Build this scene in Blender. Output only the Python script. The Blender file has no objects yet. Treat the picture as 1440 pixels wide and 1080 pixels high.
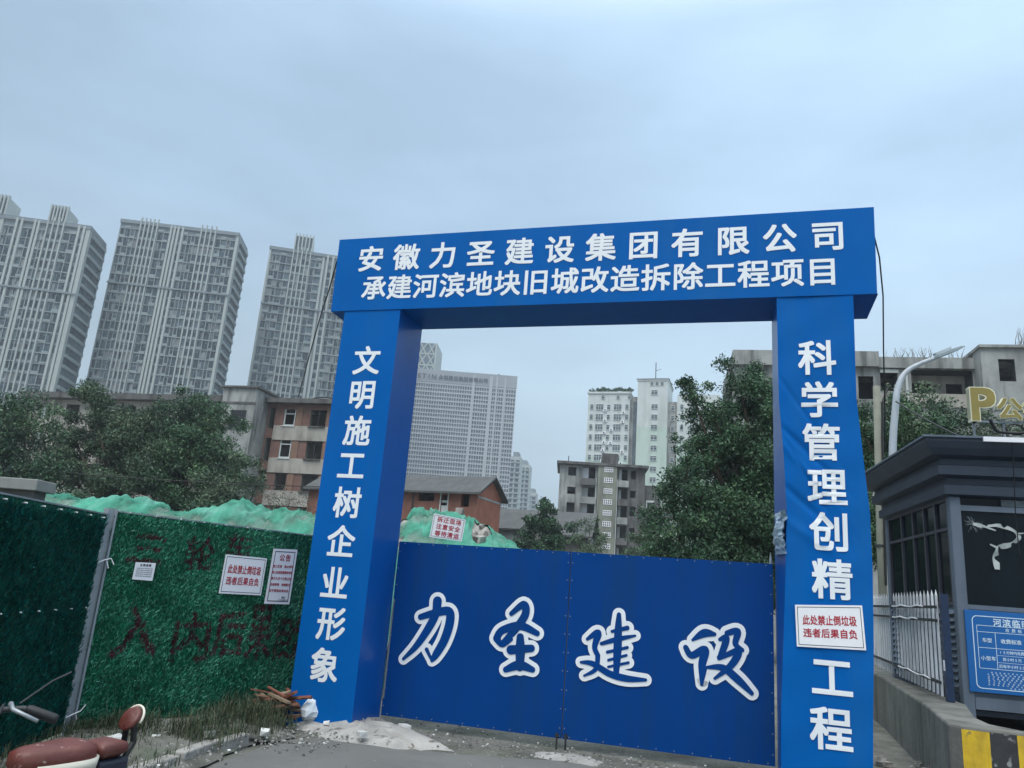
import bpy, math, random
import numpy as np
from mathutils import Vector, Matrix
R = math.radians
random.seed(7)
rng = np.random.default_rng(7)
scene = bpy.context.scene
COL = scene.collection

# ------------------------------------------------------------------ camera
cam = bpy.data.cameras.new("camera"); cam_o = bpy.data.objects.new("camera", cam); COL.objects.link(cam_o)
cam.sensor_width = 36.0; cam.lens = 27.05; cam.clip_start = 0.05; cam.clip_end = 5000
U = Vector((310.0, -4110.0, 1082.0)).normalized()          # world up seen by the camera (x right, y down, z forward)
F = (Vector((0, 0, 1)) - U * U.z).normalized(); X = F.cross(U)
M3 = Matrix((X, F, U))                                      # camera space -> world
cx, cy, cz = M3 @ Vector((1, 0, 0)), M3 @ Vector((0, -1, 0)), M3 @ Vector((0, 0, -1))
cam_o.matrix_world = Matrix(((cx.x, cy.x, cz.x, 0), (cx.y, cy.y, cz.y, 0), (cx.z, cy.z, cz.z, 1.6), (0, 0, 0, 1)))
scene.camera = cam_o

# ------------------------------------------------------------------ sky, sun, exposure
SUN_EL, SUN_AZ = R(58), R(205)                              # behind the camera, a little to the left, veiled by cloud
world = bpy.data.worlds.new("World"); scene.world = world; world.use_nodes = True
nt = world.node_tree; N = nt.nodes; L = nt.links
for n in list(N): N.remove(n)
out = N.new("ShaderNodeOutputWorld"); bg = N.new("ShaderNodeBackground"); bg.inputs[1].default_value = 0.1
L.new(bg.outputs[0], out.inputs[0])
sky = N.new("ShaderNodeTexSky"); sky.sky_type = 'NISHITA'; sky.sun_disc = False
sky.sun_elevation = SUN_EL; sky.sun_rotation = SUN_AZ; sky.air_density = 1.2; sky.dust_density = 3.0
tc = N.new("ShaderNodeTexCoord"); sep = N.new("ShaderNodeSeparateXYZ"); L.new(tc.outputs['Generated'], sep.inputs[0])
mp = N.new("ShaderNodeMapping"); mp.inputs['Scale'].default_value = (1.0, 1.3, 3.2); L.new(tc.outputs['Generated'], mp.inputs[0])
nz = N.new("ShaderNodeTexNoise"); nz.inputs['Scale'].default_value = 2.0; nz.inputs['Detail'].default_value = 5; nz.inputs['Roughness'].default_value = 0.5
L.new(mp.outputs[0], nz.inputs['Vector'])
cr = N.new("ShaderNodeValToRGB")                            # overcast brightness by height above the horizon
e = cr.color_ramp.elements
e[0].position = 0.0; e[0].color = (4.1, 5.4, 6.3, 1)
e[1].position = 0.25; e[1].color = (3.8, 5.0, 5.9, 1)
for p, c in ((0.42, (3.3, 4.6, 6.0)), (0.64, (3.3, 4.6, 6.05)), (0.8, (8.2, 9.4, 10.2)), (1.0, (13.5, 14.4, 14.8))):
    el = e.new(p); el.color = (*c, 1)
L.new(sep.outputs['Z'], cr.inputs[0])
cl = N.new("ShaderNodeMapRange"); cl.inputs[1].default_value = 0.34; cl.inputs[2].default_value = 0.68
cl.inputs[3].default_value = 0.85; cl.inputs[4].default_value = 1.12; L.new(nz.outputs[0], cl.inputs[0])
mul = N.new("ShaderNodeMixRGB"); mul.blend_type = 'MULTIPLY'; mul.inputs[0].default_value = 1
L.new(cr.outputs[0], mul.inputs[1]); L.new(cl.outputs[0], mul.inputs[2])
mix = N.new("ShaderNodeMixRGB"); mix.inputs[0].default_value = 0.88
dt = N.new("ShaderNodeVectorMath"); dt.operation = 'DOT_PRODUCT'; dt.inputs[1].default_value = (0.62, 0.10, 0.78); L.new(tc.outputs['Generated'], dt.inputs[0])
gm = N.new("ShaderNodeMapRange"); gm.inputs[1].default_value = 0.0; gm.inputs[2].default_value = 1.0; gm.inputs[3].default_value = 0.86; gm.inputs[4].default_value = 1.45; L.new(dt.outputs['Value'], gm.inputs[0])
mu2 = N.new("ShaderNodeMixRGB"); mu2.blend_type = 'MULTIPLY'; mu2.inputs[0].default_value = 1; L.new(mul.outputs[0], mu2.inputs[1]); L.new(gm.outputs[0], mu2.inputs[2])
L.new(sky.outputs[0], mix.inputs[1]); L.new(mu2.outputs[0], mix.inputs[2]); L.new(mix.outputs[0], bg.inputs[0])

sun = bpy.data.lights.new("sun", 'SUN'); sun.energy = 1.5; sun.angle = R(40); sun.color = (1.0, 0.97, 0.93)
sun_o = bpy.data.objects.new("sun", sun); COL.objects.link(sun_o)
sd = Vector((math.sin(SUN_AZ) * math.cos(SUN_EL), math.cos(SUN_AZ) * math.cos(SUN_EL), math.sin(SUN_EL)))
sun_o.rotation_euler = sd.to_track_quat('Z', 'Y').to_euler()
scene.view_settings.view_transform = 'Standard'; scene.view_settings.look = 'None'
scene.view_settings.exposure = 0.54; scene.view_settings.gamma = 1.0
scene.render.engine = 'CYCLES'
scene.cycles.max_bounces = 6; scene.cycles.transparent_max_bounces = 12; scene.cycles.volume_bounces = 0

# ------------------------------------------------------------------ helpers
def srgb(r, g, b):
    f = lambda c: (c / 255 / 12.92) if c <= 10 else ((c / 255 + 0.055) / 1.055) ** 2.4
    return (f(r), f(g), f(b))

def mat(name, col, rough=0.7, amount=0.15, scale=4.0, streak=None, streak_col=None, streak_amt=0.5, bump=0.0, bump_scale=40.0,
        metallic=0.0, island=0.0, spec=0.5, speck=None, coat=0.0):
    """one procedural surface: colour broken by noise, optional vertical streaks, specks and bump"""
    m = bpy.data.materials.new(name); m.use_nodes = True
    t = m.node_tree; n = t.nodes; l = t.links; b = n["Principled BSDF"]
    b.inputs["Roughness"].default_value = rough; b.inputs["Metallic"].default_value = metallic
    b.inputs["Specular IOR Level"].default_value = spec; b.inputs["Coat Weight"].default_value = coat
    co = n.new("ShaderNodeTexCoord")
    z = n.new("ShaderNodeTexNoise"); z.inputs["Scale"].default_value = scale; z.inputs["Detail"].default_value = 6; z.inputs["Roughness"].default_value = 0.6
    l.new(co.outputs["Object"], z.inputs["Vector"])
    mr = n.new("ShaderNodeMapRange"); mr.inputs[1].default_value = 0.3; mr.inputs[2].default_value = 0.7
    mr.inputs[3].default_value = 1 - amount; mr.inputs[4].default_value = 1 + amount; l.new(z.outputs[0], mr.inputs[0])
    cur = n.new("ShaderNodeMixRGB"); cur.blend_type = 'MULTIPLY'; cur.inputs[0].default_value = 1
    cur.inputs[1].default_value = (*col, 1); l.new(mr.outputs[0], cur.inputs[2]); cur = cur.outputs[0]
    if island:
        g = n.new("ShaderNodeNewGeometry")
        mi = n.new("ShaderNodeMapRange"); mi.inputs[3].default_value = 1 - island; mi.inputs[4].default_value = 1 + island
        l.new(g.outputs["Random Per Island"], mi.inputs[0])
        x = n.new("ShaderNodeMixRGB"); x.blend_type = 'MULTIPLY'; x.inputs[0].default_value = 1
        l.new(cur, x.inputs[1]); l.new(mi.outputs[0], x.inputs[2]); cur = x.outputs[0]
    if streak:
        mpn = n.new("ShaderNodeMapping"); mpn.inputs["Scale"].default_value = streak; l.new(co.outputs["Object"], mpn.inputs[0])
        s = n.new("ShaderNodeTexNoise"); s.inputs["Scale"].default_value = 1; s.inputs["Detail"].default_value = 5; l.new(mpn.outputs[0], s.inputs["Vector"])
        r = n.new("ShaderNodeMapRange"); r.inputs[1].default_value = 0.48; r.inputs[2].default_value = 0.68; r.inputs[4].default_value = streak_amt
        l.new(s.outputs[0], r.inputs[0])
        x = n.new("ShaderNodeMixRGB"); l.new(r.outputs[0], x.inputs[0]); l.new(cur, x.inputs[1]); x.inputs[2].default_value = (*streak_col, 1); cur = x.outputs[0]
    if speck:
        sc, c2, th = speck
        v = n.new("ShaderNodeTexNoise"); v.inputs["Scale"].default_value = sc; v.inputs["Detail"].default_value = 3; l.new(co.outputs["Object"], v.inputs["Vector"])
        r = n.new("ShaderNodeMapRange"); r.inputs[1].default_value = th; r.inputs[2].default_value = th + 0.08; l.new(v.outputs[0], r.inputs[0])
        x = n.new("ShaderNodeMixRGB"); l.new(r.outputs[0], x.inputs[0]); l.new(cur, x.inputs[1]); x.inputs[2].default_value = (*c2, 1); cur = x.outputs[0]
    l.new(cur, b.inputs["Base Color"])
    if bump:
        bz = n.new("ShaderNodeTexNoise"); bz.inputs["Scale"].default_value = bump_scale; bz.inputs["Detail"].default_value = 5; l.new(co.outputs["Object"], bz.inputs["Vector"])
        bp = n.new("ShaderNodeBump"); bp.inputs["Strength"].default_value = bump; bp.inputs["Distance"].default_value = 0.02
        l.new(bz.outputs[0], bp.inputs["Height"]); l.new(bp.outputs[0], b.inputs["Normal"])
    return m

_glyph = {}
def glyph(s, bold):
    """outline faces of one character; bold > 0 thickens the strokes with shifted copies, each a hair in front of the last"""
    k = (s, bold)
    if k not in _glyph:
        c = bpy.data.curves.new("glyph", 'FONT'); c.body = s; c.align_x = 'CENTER'; c.align_y = 'CENTER'; c.resolution_u = 3
        o = bpy.data.objects.new("glyph", c); COL.objects.link(o)
        bpy.context.view_layer.update()
        me = bpy.data.meshes.new_from_object(o.evaluated_get(bpy.context.evaluated_depsgraph_get()))
        v0 = np.array([v.co[:2] for v in me.vertices]); f0 = [tuple(p.vertices) for p in me.polygons]
        bpy.data.objects.remove(o); bpy.data.curves.remove(c); bpy.data.meshes.remove(me)
        sh = [(0, 0)] + ([(bold * a, bold * b) for a in (-.95, 0, .95) for b in (-.95, 0, .95) if (a or b) and (bold > .012 or a * b)] if bold else [])
        vs = np.concatenate([np.column_stack([v0 + np.array(d), np.full(len(v0), i * 1.2e-4)]) for i, d in enumerate(sh)])
        fs = [tuple(q + i * len(v0) for q in f) for i in range(len(sh)) for f in f0]
        _glyph[k] = (vs, fs)
    return _glyph[k]

class MB:
    """collects faces; build() links them as ONE mesh object"""
    def __init__(s): s.v = []; s.f = []; s.m = []
    def face(s, pts, m=0):
        i = len(s.v); s.v += [tuple(p) for p in pts]; s.f.append(tuple(range(i, i + len(pts)))); s.m.append(m); return s
    def raw(s, vs, fs, m=0):
        i = len(s.v); s.v += [tuple(p) for p in vs]
        for f in fs: s.f.append(tuple(i + k for k in f)); s.m.append(m)
        return s
    def box(s, x0, x1, y0, y1, z0, z1, m=0):
        vs = [(x0, y0, z0), (x1, y0, z0), (x1, y1, z0), (x0, y1, z0), (x0, y0, z1), (x1, y0, z1), (x1, y1, z1), (x0, y1, z1)]
        return s.raw(vs, [(0, 3, 2, 1), (4, 5, 6, 7), (0, 1, 5, 4), (1, 2, 6, 5), (2, 3, 7, 6), (3, 0, 4, 7)], m)
    def prism(s, poly, z0, z1, m=0):
        k = len(poly); vs = [(p[0], p[1], z0) for p in poly] + [(p[0], p[1], z1) for p in poly]
        return s.raw(vs, [tuple(range(k))[::-1], tuple(range(k, 2 * k))] + [(i, (i + 1) % k, (i + 1) % k + k, i + k) for i in range(k)], m)
    def prism_y(s, poly, y0, y1, m=0):                      # outline in x,z pushed along y
        k = len(poly); vs = [(p[0], y0, p[1]) for p in poly] + [(p[0], y1, p[1]) for p in poly]
        return s.raw(vs, [tuple(range(k)), tuple(range(k, 2 * k))[::-1]] + [((i + 1) % k, i, i + k, (i + 1) % k + k) for i in range(k)], m)
    def tube(s, pts, r, n=8, m=0):
        pts = [Vector(p) for p in pts]; rs = r if isinstance(r, (list, tuple)) else [r] * len(pts); rings = []; a = None
        for i, p in enumerate(pts):
            d = (pts[min(i + 1, len(pts) - 1)] - pts[max(i - 1, 0)]).normalized()
            a = (a - d * a.dot(d)) if a is not None else d.cross(Vector((0, 0, 1)) if abs(d.z) < 0.9 else Vector((1, 0, 0)))
            if a.length < 1e-6: a = d.orthogonal()
            a.normalize(); b = d.cross(a)
            rings.append([p + (a * math.cos(2 * math.pi * k / n) + b * math.sin(2 * math.pi * k / n)) * rs[i] for k in range(n)])
        return s.loft(rings, m)
    def loft(s, rings, m=0, caps=True):
        n = len(rings[0]); vs = [p for r in rings for p in r]; fs = []
        for i in range(len(rings) - 1):
            for k in range(n):
                fs.append((i * n + k, i * n + (k + 1) % n, (i + 1) * n + (k + 1) % n, (i + 1) * n + k))
        if caps: fs += [tuple(range(n))[::-1], tuple(range((len(rings) - 1) * n, len(rings) * n))]
        return s.raw(vs, fs, m)
    def text(s, t, x, z, w, h, y=0.0, bold=0.02, m=0, shear=0.0, depth=0.0, rot=0.0):
        vs, fs = glyph(t, bold); c, sn = math.cos(rot), math.sin(rot)
        tx = vs[:, 0] * w; ty = (vs[:, 1] - 0.08) * h
        px = x + tx * c - ty * sn + shear * ty; pz = z + tx * sn + ty * c
        P = [(float(a), y - depth - float(q), float(b)) for a, b, q in zip(px, pz, vs[:, 2])]
        s.raw(P, fs, m)
        if depth:
            k = len(P); i0 = len(s.v); s.v += [(a, y, b) for a, _, b in P]; base = i0 - k
            cnt = {}
            for f in fs:
                for a, b in zip(f, f[1:] + f[:1]): cnt[(a, b)] = 1
            for (a, b) in list(cnt):
                if (b, a) not in cnt: s.f.append((base + b, base + a, i0 + a, i0 + b)); s.m.append(m + 1)
        return s
    def line(s, t, x0, x1, z, h, y=0.0, bold=0.02, m=0, w=None, z1=None):
        """characters spread evenly between x0 and x1"""
        k = len(t)
        for i, ch in enumerate(t):
            a = (i + 0.5) / k
            if ch != ' ': s.text(ch, x0 + (x1 - x0) * a, z + ((z1 - z) * a if z1 is not None else 0), w or h, h, y, bold, m)
        return s
    def build(s, name, mats, parent=None, smooth=False, bevel=0.0):
        me = bpy.data.meshes.new(name); me.from_pydata(s.v, [], s.f)
        for q in (mats if isinstance(mats, (list, tuple)) else [mats]): me.materials.append(q)
        me.polygons.foreach_set("material_index", s.m)
        if smooth: me.polygons.foreach_set("use_smooth", [True] * len(s.f))
        me.update(); o = bpy.data.objects.new(name, me); COL.objects.link(o)
        if parent: o.parent = parent
        if bevel:
            b = o.modifiers.new("bevel", 'BEVEL'); b.width = bevel; b.segments = 2; b.limit_method = 'ANGLE'
        return o

def tag(o, label, cat, group=None, kind=None):
    if label: o["label"] = label
    if cat: o["category"] = cat
    if group: o["group"] = group
    if kind: o["kind"] = kind
    return o
def thing(name, label, cat, loc=(0, 0, 0), rz=0.0, group=None):
    o = bpy.data.objects.new(name, None); COL.objects.link(o); o.location = loc; o.rotation_euler = (0, 0, R(rz)); o.empty_display_size = 0.2
    return tag(o, label, cat, group)
def dup(o, loc=None, rz=None, label=None):
    r = o.copy(); COL.objects.link(r)
    if loc is not None: r.location = loc
    if rz is not None: r.rotation_euler = (0, 0, rz)
    if label: r["label"] = label
    for ch in list(o.children):
        c = ch.copy(); COL.objects.link(c); c.parent = r
        for g in ch.children:
            d = g.copy(); COL.objects.link(d); d.parent = c
    return r

def wall_face(mb, x0, x1, z0, z1, holes, y=0.0, m=0, reveal=0.35, mr=None):
    """a wall face in the x,z plane (facing -y) with rectangular openings and their reveals"""
    xs = sorted({x0, x1, *[h[0] for h in holes], *[h[1] for h in holes]}); zs = sorted({z0, z1, *[h[2] for h in holes], *[h[3] for h in holes]})
    xs = [x for x in xs if x0 <= x <= x1]; zs = [z for z in zs if z0 <= z <= z1]
    for a, b in zip(xs, xs[1:]):
        for c, d in zip(zs, zs[1:]):
            mx, mz = (a + b) / 2, (c + d) / 2
            if not any(h[0] < mx < h[1] and h[2] < mz < h[3] for h in holes):
                mb.face([(a, y, c), (b, y, c), (b, y, d), (a, y, d)], m)
    for (a, b, c, d) in [h[:4] for h in holes]:
        q = y + reveal; k = m if mr is None else mr
        mb.face([(a, y, c), (a, y, d), (a, q, d), (a, q, c)], k); mb.face([(b, y, d), (b, y, c), (b, q, c), (b, q, d)], k)
        mb.face([(a, y, d), (b, y, d), (b, q, d), (a, q, d)], k); mb.face([(b, y, c), (a, y, c), (a, q, c), (b, q, c)], k)

def field(name, parent, proto_mesh, spots, most=100):
    """window copies: the first hundred as parts, the rest as one part"""
    for p in spots[:most]:
        o = bpy.data.objects.new(name, proto_mesh); COL.objects.link(o); o.parent = parent; o.location = p
    rest = spots[most:]
    if rest:
        vs = [tuple(v.co) for v in proto_mesh.vertices]; fs = [tuple(p.vertices) for p in proto_mesh.polygons]; ms = [p.material_index for p in proto_mesh.polygons]
        mb = MB()
        for p in rest:
            i = len(mb.v); mb.v += [(a + p[0], b + p[1], c + p[2]) for a, b, c in vs]
            mb.f += [tuple(i + k for k in f) for f in fs]; mb.m += ms
        o = mb.build(name, list(proto_mesh.materials), parent); o["kind"] = "stuff"

def mesh_only(mb, name, mats):
    o = mb.build(name, mats); me = o.data; bpy.data.objects.remove(o); return me

def quads_mesh(name, V, mats, midx=None, parent=None):
    """V: (n,4,3) or (n,3,3) array of separate faces"""
    n, k, _ = V.shape; me = bpy.data.meshes.new(name)
    me.vertices.add(n * k); me.vertices.foreach_set("co", V.reshape(-1).astype(np.float32))
    me.loops.add(n * k); me.loops.foreach_set("vertex_index", np.arange(n * k, dtype=np.int32))
    me.polygons.add(n); me.polygons.foreach_set("loop_start", np.arange(0, n * k, k, dtype=np.int32))
    me.polygons.foreach_set("loop_total", np.full(n, k, dtype=np.int32))
    for q in mats: me.materials.append(q)
    if midx is not None: me.polygons.foreach_set("material_index", midx.astype(np.int32))
    me.update(calc_edges=True); me.validate()
    o = bpy.data.objects.new(name, me); COL.objects.link(o)
    if parent: o.parent = parent
    return o

# ------------------------------------------------------------------ materials
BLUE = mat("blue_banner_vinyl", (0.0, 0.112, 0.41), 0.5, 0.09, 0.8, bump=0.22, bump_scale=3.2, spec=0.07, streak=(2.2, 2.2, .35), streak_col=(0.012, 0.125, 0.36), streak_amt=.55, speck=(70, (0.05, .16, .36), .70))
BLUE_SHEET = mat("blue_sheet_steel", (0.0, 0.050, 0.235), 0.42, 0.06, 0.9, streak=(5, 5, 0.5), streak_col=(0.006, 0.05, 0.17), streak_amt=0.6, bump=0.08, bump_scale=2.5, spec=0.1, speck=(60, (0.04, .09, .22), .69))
GREY_BLUE = mat("greyed_blue_vinyl", srgb(120, 138, 178), 0.3, 0.12, 2.0, bump=0.2, bump_scale=4)
SHADED_BLUE = mat("shaded_soffit_vinyl", (0.0, 0.09, 0.36), 0.5, 0.06, spec=.1)  # banner blue darkened for the lintel underside, its shade put into the colour
WHITE_PAINT = mat("white_vinyl_lettering", srgb(236, 240, 243), 0.5, 0.03, 3)
PAPER = mat("white_sign_board", srgb(240, 240, 243), 0.5, 0.03, 5)
RED_INK = mat("red_ink", srgb(176, 24, 48), 0.6, 0.08, 20)
GREY_INK = mat("grey_ink", srgb(60, 62, 74), 0.6, 0.05)
STEEL = mat("galvanised_steel", srgb(150, 156, 160), 0.45, 0.15, 6, metallic=0.5)
RUST = mat("rusty_iron", srgb(92, 66, 52), 0.8, 0.3, 9)
DARK_STEEL = mat("dark_iron", srgb(44, 48, 52), 0.6, 0.2, 6)
BLACK = mat("black_rubber", srgb(22, 24, 26), 0.55, 0.15, 10)
CONCRETE = mat("weathered_concrete", srgb(150, 152, 149), 0.9, 0.3, 0.6, streak=(1.6, 1.6, 0.22), streak_col=srgb(70, 72, 70), streak_amt=0.75, bump=0.3, bump_scale=6)
CONCRETE_D = mat("sooty_concrete", srgb(98, 98, 96), 0.9, 0.25, 0.8, streak=(1.5, 1.5, 0.3), streak_col=srgb(58, 54, 52), streak_amt=0.8, bump=0.3, bump_scale=6)
PLASTER = mat("stained_plaster", srgb(166, 162, 153), 0.9, 0.15, 0.5, streak=(1.2, 1.2, 0.3), streak_col=srgb(98, 94, 86), streak_amt=0.6)
BRICK = mat("red_brick", srgb(120, 90, 80), 0.9, 0.2, 1.5, streak=(1.0, 1.0, 0.6), streak_col=srgb(112, 96, 88), streak_amt=0.6)
ORANGE_BRICK = mat("orange_brick", srgb(128, 102, 86), 0.9, 0.2, 1.2)
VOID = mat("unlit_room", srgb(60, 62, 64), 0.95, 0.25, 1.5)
ROOM = mat("bare_room_wall", srgb(120, 118, 112), 0.95, 0.3, 0.8)
GLASS_D = mat("dark_window_glass", srgb(66, 78, 88), 0.12, 0.3, 0.4, island=0.35)
# ------------------------------------------------------------------ setting: ground, road
ASPHALT = mat("worn_asphalt", (0.155, 0.158, 0.15), 0.93, 0.3, 0.8, bump=0.4, bump_scale=60, streak=(1.6, 1.6, 1.6), streak_col=(.11, .11, .105), streak_amt=.6, speck=(90, (0.28, 0.28, 0.27), 0.66), spec=0.3)
SOIL = mat("stony_soil", (0.16, 0.158, 0.14), 0.97, 0.45, 2.0, bump=0.8, bump_scale=22, streak=(2.5, 2.5, 2.5), streak_col=(.09, .11, .075), streak_amt=.6, speck=(26, (0.34, 0.33, 0.31), 0.63), spec=0.2)
PALE_CONC = mat("pale_cement", (0.36, 0.35, 0.33), 0.92, 0.25, 3, bump=0.5, bump_scale=30, speck=(9, (0.16, 0.15, 0.13), 0.6))
mb = MB(); S = 780
mb.face([(-S, -S, -0.10), (S, -S, -0.10), (S, S, -0.10), (-S, S, -0.10)])
tag(mb.build("ground", SOIL), None, None, kind="structure")

def sheet(name, m, poly, z, jitter=0.0, step=0.25, kind="structure", dome=0.0):
    """a thin sheet with an uneven outline, subdivided along its edge"""
    pts = []
    for (a, b) in zip(poly, poly[1:] + poly[:1]):
        a, b = Vector(a), Vector(b); k = max(1, int((b - a).length / step))
        for i in range(k):
            p = a.lerp(b, i / k)
            if jitter: p += Vector((random.uniform(-1, 1), random.uniform(-1, 1))) * jitter
            pts.append(p)
    c = sum(pts, Vector((0, 0))) / len(pts); mb = MB(); n = len(pts); rings = 5
    vs = []
    for r in range(rings):
        t = r / rings
        for p in pts:
            q = p.lerp(c, t); h = dome * math.sin(min(1, t * 1.6) * math.pi / 2) * (0.75 + 0.5 * random.random())
            vs.append((q.x, q.y, z + h))
    vs.append((c.x, c.y, z + dome)); fs = []
    for r in range(rings - 1):
        for i in range(n): fs.append((r * n + i, r * n + (i + 1) % n, (r + 1) * n + (i + 1) % n, (r + 1) * n + i))
    for i in range(n): fs.append(((rings - 1) * n + i, (rings - 1) * n + (i + 1) % n, rings * n))
    mb.raw(vs, fs); o = mb.build(name, m, smooth=bool(dome))
    return tag(o, None, None, kind=kind)
sheet("road", ASPHALT, [(-2.0, -12), (9, -12), (9, 4.5), (5.0, 6.6), (3.4, 7.0), (1.9, 7.75), (0.7, 8.45), (-0.3, 8.35), (-1.15, 8.45), (-1.75, 8.6), (-2.1, 8.1), (-2.35, 7.0), (-2.4, 3.0)], -0.055, jitter=0.045)
sheet("cement_apron", PALE_CONC, [(-2.35, 9.35), (-1.9, 9.15), (-1.75, 8.85), (-1.35, 8.62), (-0.8, 8.6), (-0.3, 8.72), (-0.45, 9.1), (-0.8, 9.45), (-1.1, 9.85), (-1.3, 10.1), (-2.2, 10.1)], -0.115, jitter=0.05, step=0.10, dome=0.125)
sheet("cement_patch", PALE_CONC, [(0.5, 8.75), (1.15, 8.5), (1.3, 8.75), (1.1, 9.05), (0.55, 9.1)], -0.107, jitter=0.03, step=0.1, dome=0.03)

# ------------------------------------------------------------------ the blue entrance arch (local x along the gate, y away from the road)
GATE = (-1.487, 9.207, 0); GRZ = -16.99
SIDE = mat("glossy_blue_vinyl", (0.0, 0.095, 0.40), 0.34, 0.08, 1.2, bump=0.15, bump_scale=3, spec=0.3, coat=0.05)
arch = thing("entrance_arch", "tall blue banner wrapped gateway with white company name across its lintel", "gateway", GATE, GRZ)
mb = MB()                                                   # left pillar
mb.face([(-.81, 0, -.1), (0, 0, -.1), (0.01, 0, 4.88), (-.775, 0, 4.88)], 0)
mb.face([(0, 0, -.1), (0, .72, -.1), (0.01, .72, 4.88), (0.01, 0, 4.88)], 1)
mb.face([(0, .72, -.1), (-.81, .72, -.1), (-.775, .72, 4.88), (0.01, .72, 4.88)], 0)
mb.face([(-.81, .72, -.1), (-.81, 0, -.1), (-.775, 0, 4.88), (-.775, .72, 4.88)], 1)
pl = mb.build("pillar", [BLUE, SIDE], arch)
mb = MB()
for ch, x, z in zip("文明施工树企业形象", (-.37, -.375, -.38, -.4, -.39, -.41, -.42, -.40, -.42), (4.21, 3.77, 3.31, 2.88, 2.43, 1.97, 1.49, 1.04, .58)):
    mb.text(ch, x, z, .375, .385, -.004, .022)
mb.build("lettering", WHITE_PAINT, pl)
# right pillar: its banner is loose and swings to the right in the middle
prof = [(-.1, 4.49, 5.29), (.24, 4.49, 5.29), (.7, 4.50, 5.31), (1.3, 4.53, 5.34), (1.97, 4.56, 5.36), (2.55, 4.58, 5.36), (3.12, 4.56, 5.32), (3.73, 4.52, 5.28), (4.64, 4.515, 5.29), (4.88, 4.515, 5.29)]
pz = [p[0] for p in prof]
def edge(z): return float(np.interp(z, pz, [p[1] for p in prof])), float(np.interp(z, pz, [p[2] for p in prof]))
def ripple(x, z):
    d = 0.0
    for (a, zc, w, amp) in ((0.8, 3.0, .05, .020), (0.95, 2.75, .06, -.016), (0.7, 2.45, .05, .018), (1.2, 3.3, .05, .010), (0.5, 2.2, .06, -.012), (1.4, 2.6, .05, .010), (.9, 1.1, .08, .006)):
        t = (z - zc) + a * (x - 4.95) * 1.3; d += amp * math.exp(-(t / w) ** 2) * math.exp(-((x - 4.75) / .3) ** 2)
    return d + 0.004 * math.sin(3 * z + 5 * x) + 0.003 * math.sin(11 * z - 7 * x)
mb = MB(); nx, nzv = 70, 420; vs = []
for j in range(nzv + 1):
    z = -.1 + 4.98 * j / nzv; a, b = edge(z)
    for i in range(nx + 1):
        x = a + (b - a) * i / nx; vs.append((x, ripple(x, z), z))
mb.raw(vs, [(j * (nx + 1) + i, j * (nx + 1) + i + 1, (j + 1) * (nx + 1) + i + 1, (j + 1) * (nx + 1) + i) for j in range(nzv) for i in range(nx)], 0)
banner = mb; mb = MB()
for j in range(nzv):
    z0, z1 = -.1 + 4.98 * j / nzv, -.1 + 4.98 * (j + 1) / nzv
    (a0, b0), (a1, b1) = edge(z0), edge(z1)
    k = 0.02 * math.exp(-((z0 - 2.35) / .18) ** 2)
    mb.face([(4.49, .72, z0), (a0, ripple(a0, z0), z0), (a1, ripple(a1, z1), z1), (4.49, .72, z1)], 1)
    mb.face([(b0, ripple(b0, z0), z0), (5.29, .72, z0), (5.29, .72, z1), (b1, ripple(b1, z1), z1)], 1)
mb.face([(5.29, .72, -.1), (4.49, .72, -.1), (4.49, .72, 4.88), (5.29, .72, 4.88)], 0)
pr = mb.build("pillar", [BLUE, SIDE], arch); banner.build("banner", BLUE, pr, smooth=True)
mb = MB()
for ch, x, z in zip("科学管理创精工程", (4.91, 4.92, 4.93, 4.97, 4.98, 4.99, 4.96, 4.94), (4.18, 3.72, 3.27, 2.81, 2.36, 1.90, .99, .53)):
    mb.text(ch, x, z, .385, .40, 0, .022)
    if ch == "精": mb.v = [(x, ripple(x, z) - .008 + y, z) for x, y, z in mb.v]; mb.build("lettering", WHITE_PAINT, pr); mb = MB()
mb.v = [(x, ripple(x, z) - .008 + y, z) for x, y, z in mb.v]
mb.build("lettering", WHITE_PAINT, pr)
TORN = mat("crumpled_clear_film", srgb(150, 170, 190), 0.15, 0.4, 12, bump=1.0, bump_scale=14, spec=0.8)
mb = MB(); vs = []; rng2 = random.Random(3)                 # crumpled vinyl bunched on the inner edge
for j in range(15):
    for i in range(8):
        z = 2.12 + .44 * j / 14; t = i / 7
        x = 4.5 + .07 * t - .035 * math.sin(math.pi * t) + rng2.uniform(-.018, .018); y = .55 * (1 - t) - .03 + rng2.uniform(-.03, .03)
        vs.append((x - .03 * math.exp(-((z - 2.3) / .12) ** 2), y, z))
mb.raw(vs, [(j * 8 + i, j * 8 + i + 1, (j + 1) * 8 + i + 1, (j + 1) * 8 + i) for j in range(14) for i in range(7)])
mb.build("torn_film", TORN, pr)
mb = MB()                                                   # lintel
x0, x1, zb, zt, yb = -.99, 5.535, 4.88, 5.895, .77
mb.face([(x0 + .02, -.012, zb), (x1 - .01, -.012, zb), (x1, -.012, zt), (x0, -.012, zt)], 0)
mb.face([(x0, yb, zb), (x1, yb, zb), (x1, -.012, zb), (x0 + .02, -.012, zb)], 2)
mb.face([(x0, -.012, zt), (x1, -.012, zt), (x1, yb, zt), (x0, yb, zt)], 0)
mb.face([(x1, yb, zb), (x0, yb, zb), (x0, yb, zt), (x1, yb, zt)], 0)
mb.face([(x0, yb, zb), (x0 + .02, -.012, zb), (x0, -.012, zt), (x0, yb, zt)], 1); mb.face([(x1 - .01, -.012, zb), (x1, yb, zb), (x1, yb, zt), (x1, -.012, zt)], 1)
ln = mb.build("lintel", [BLUE, SIDE, SHADED_BLUE], arch)
mb = MB()
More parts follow.
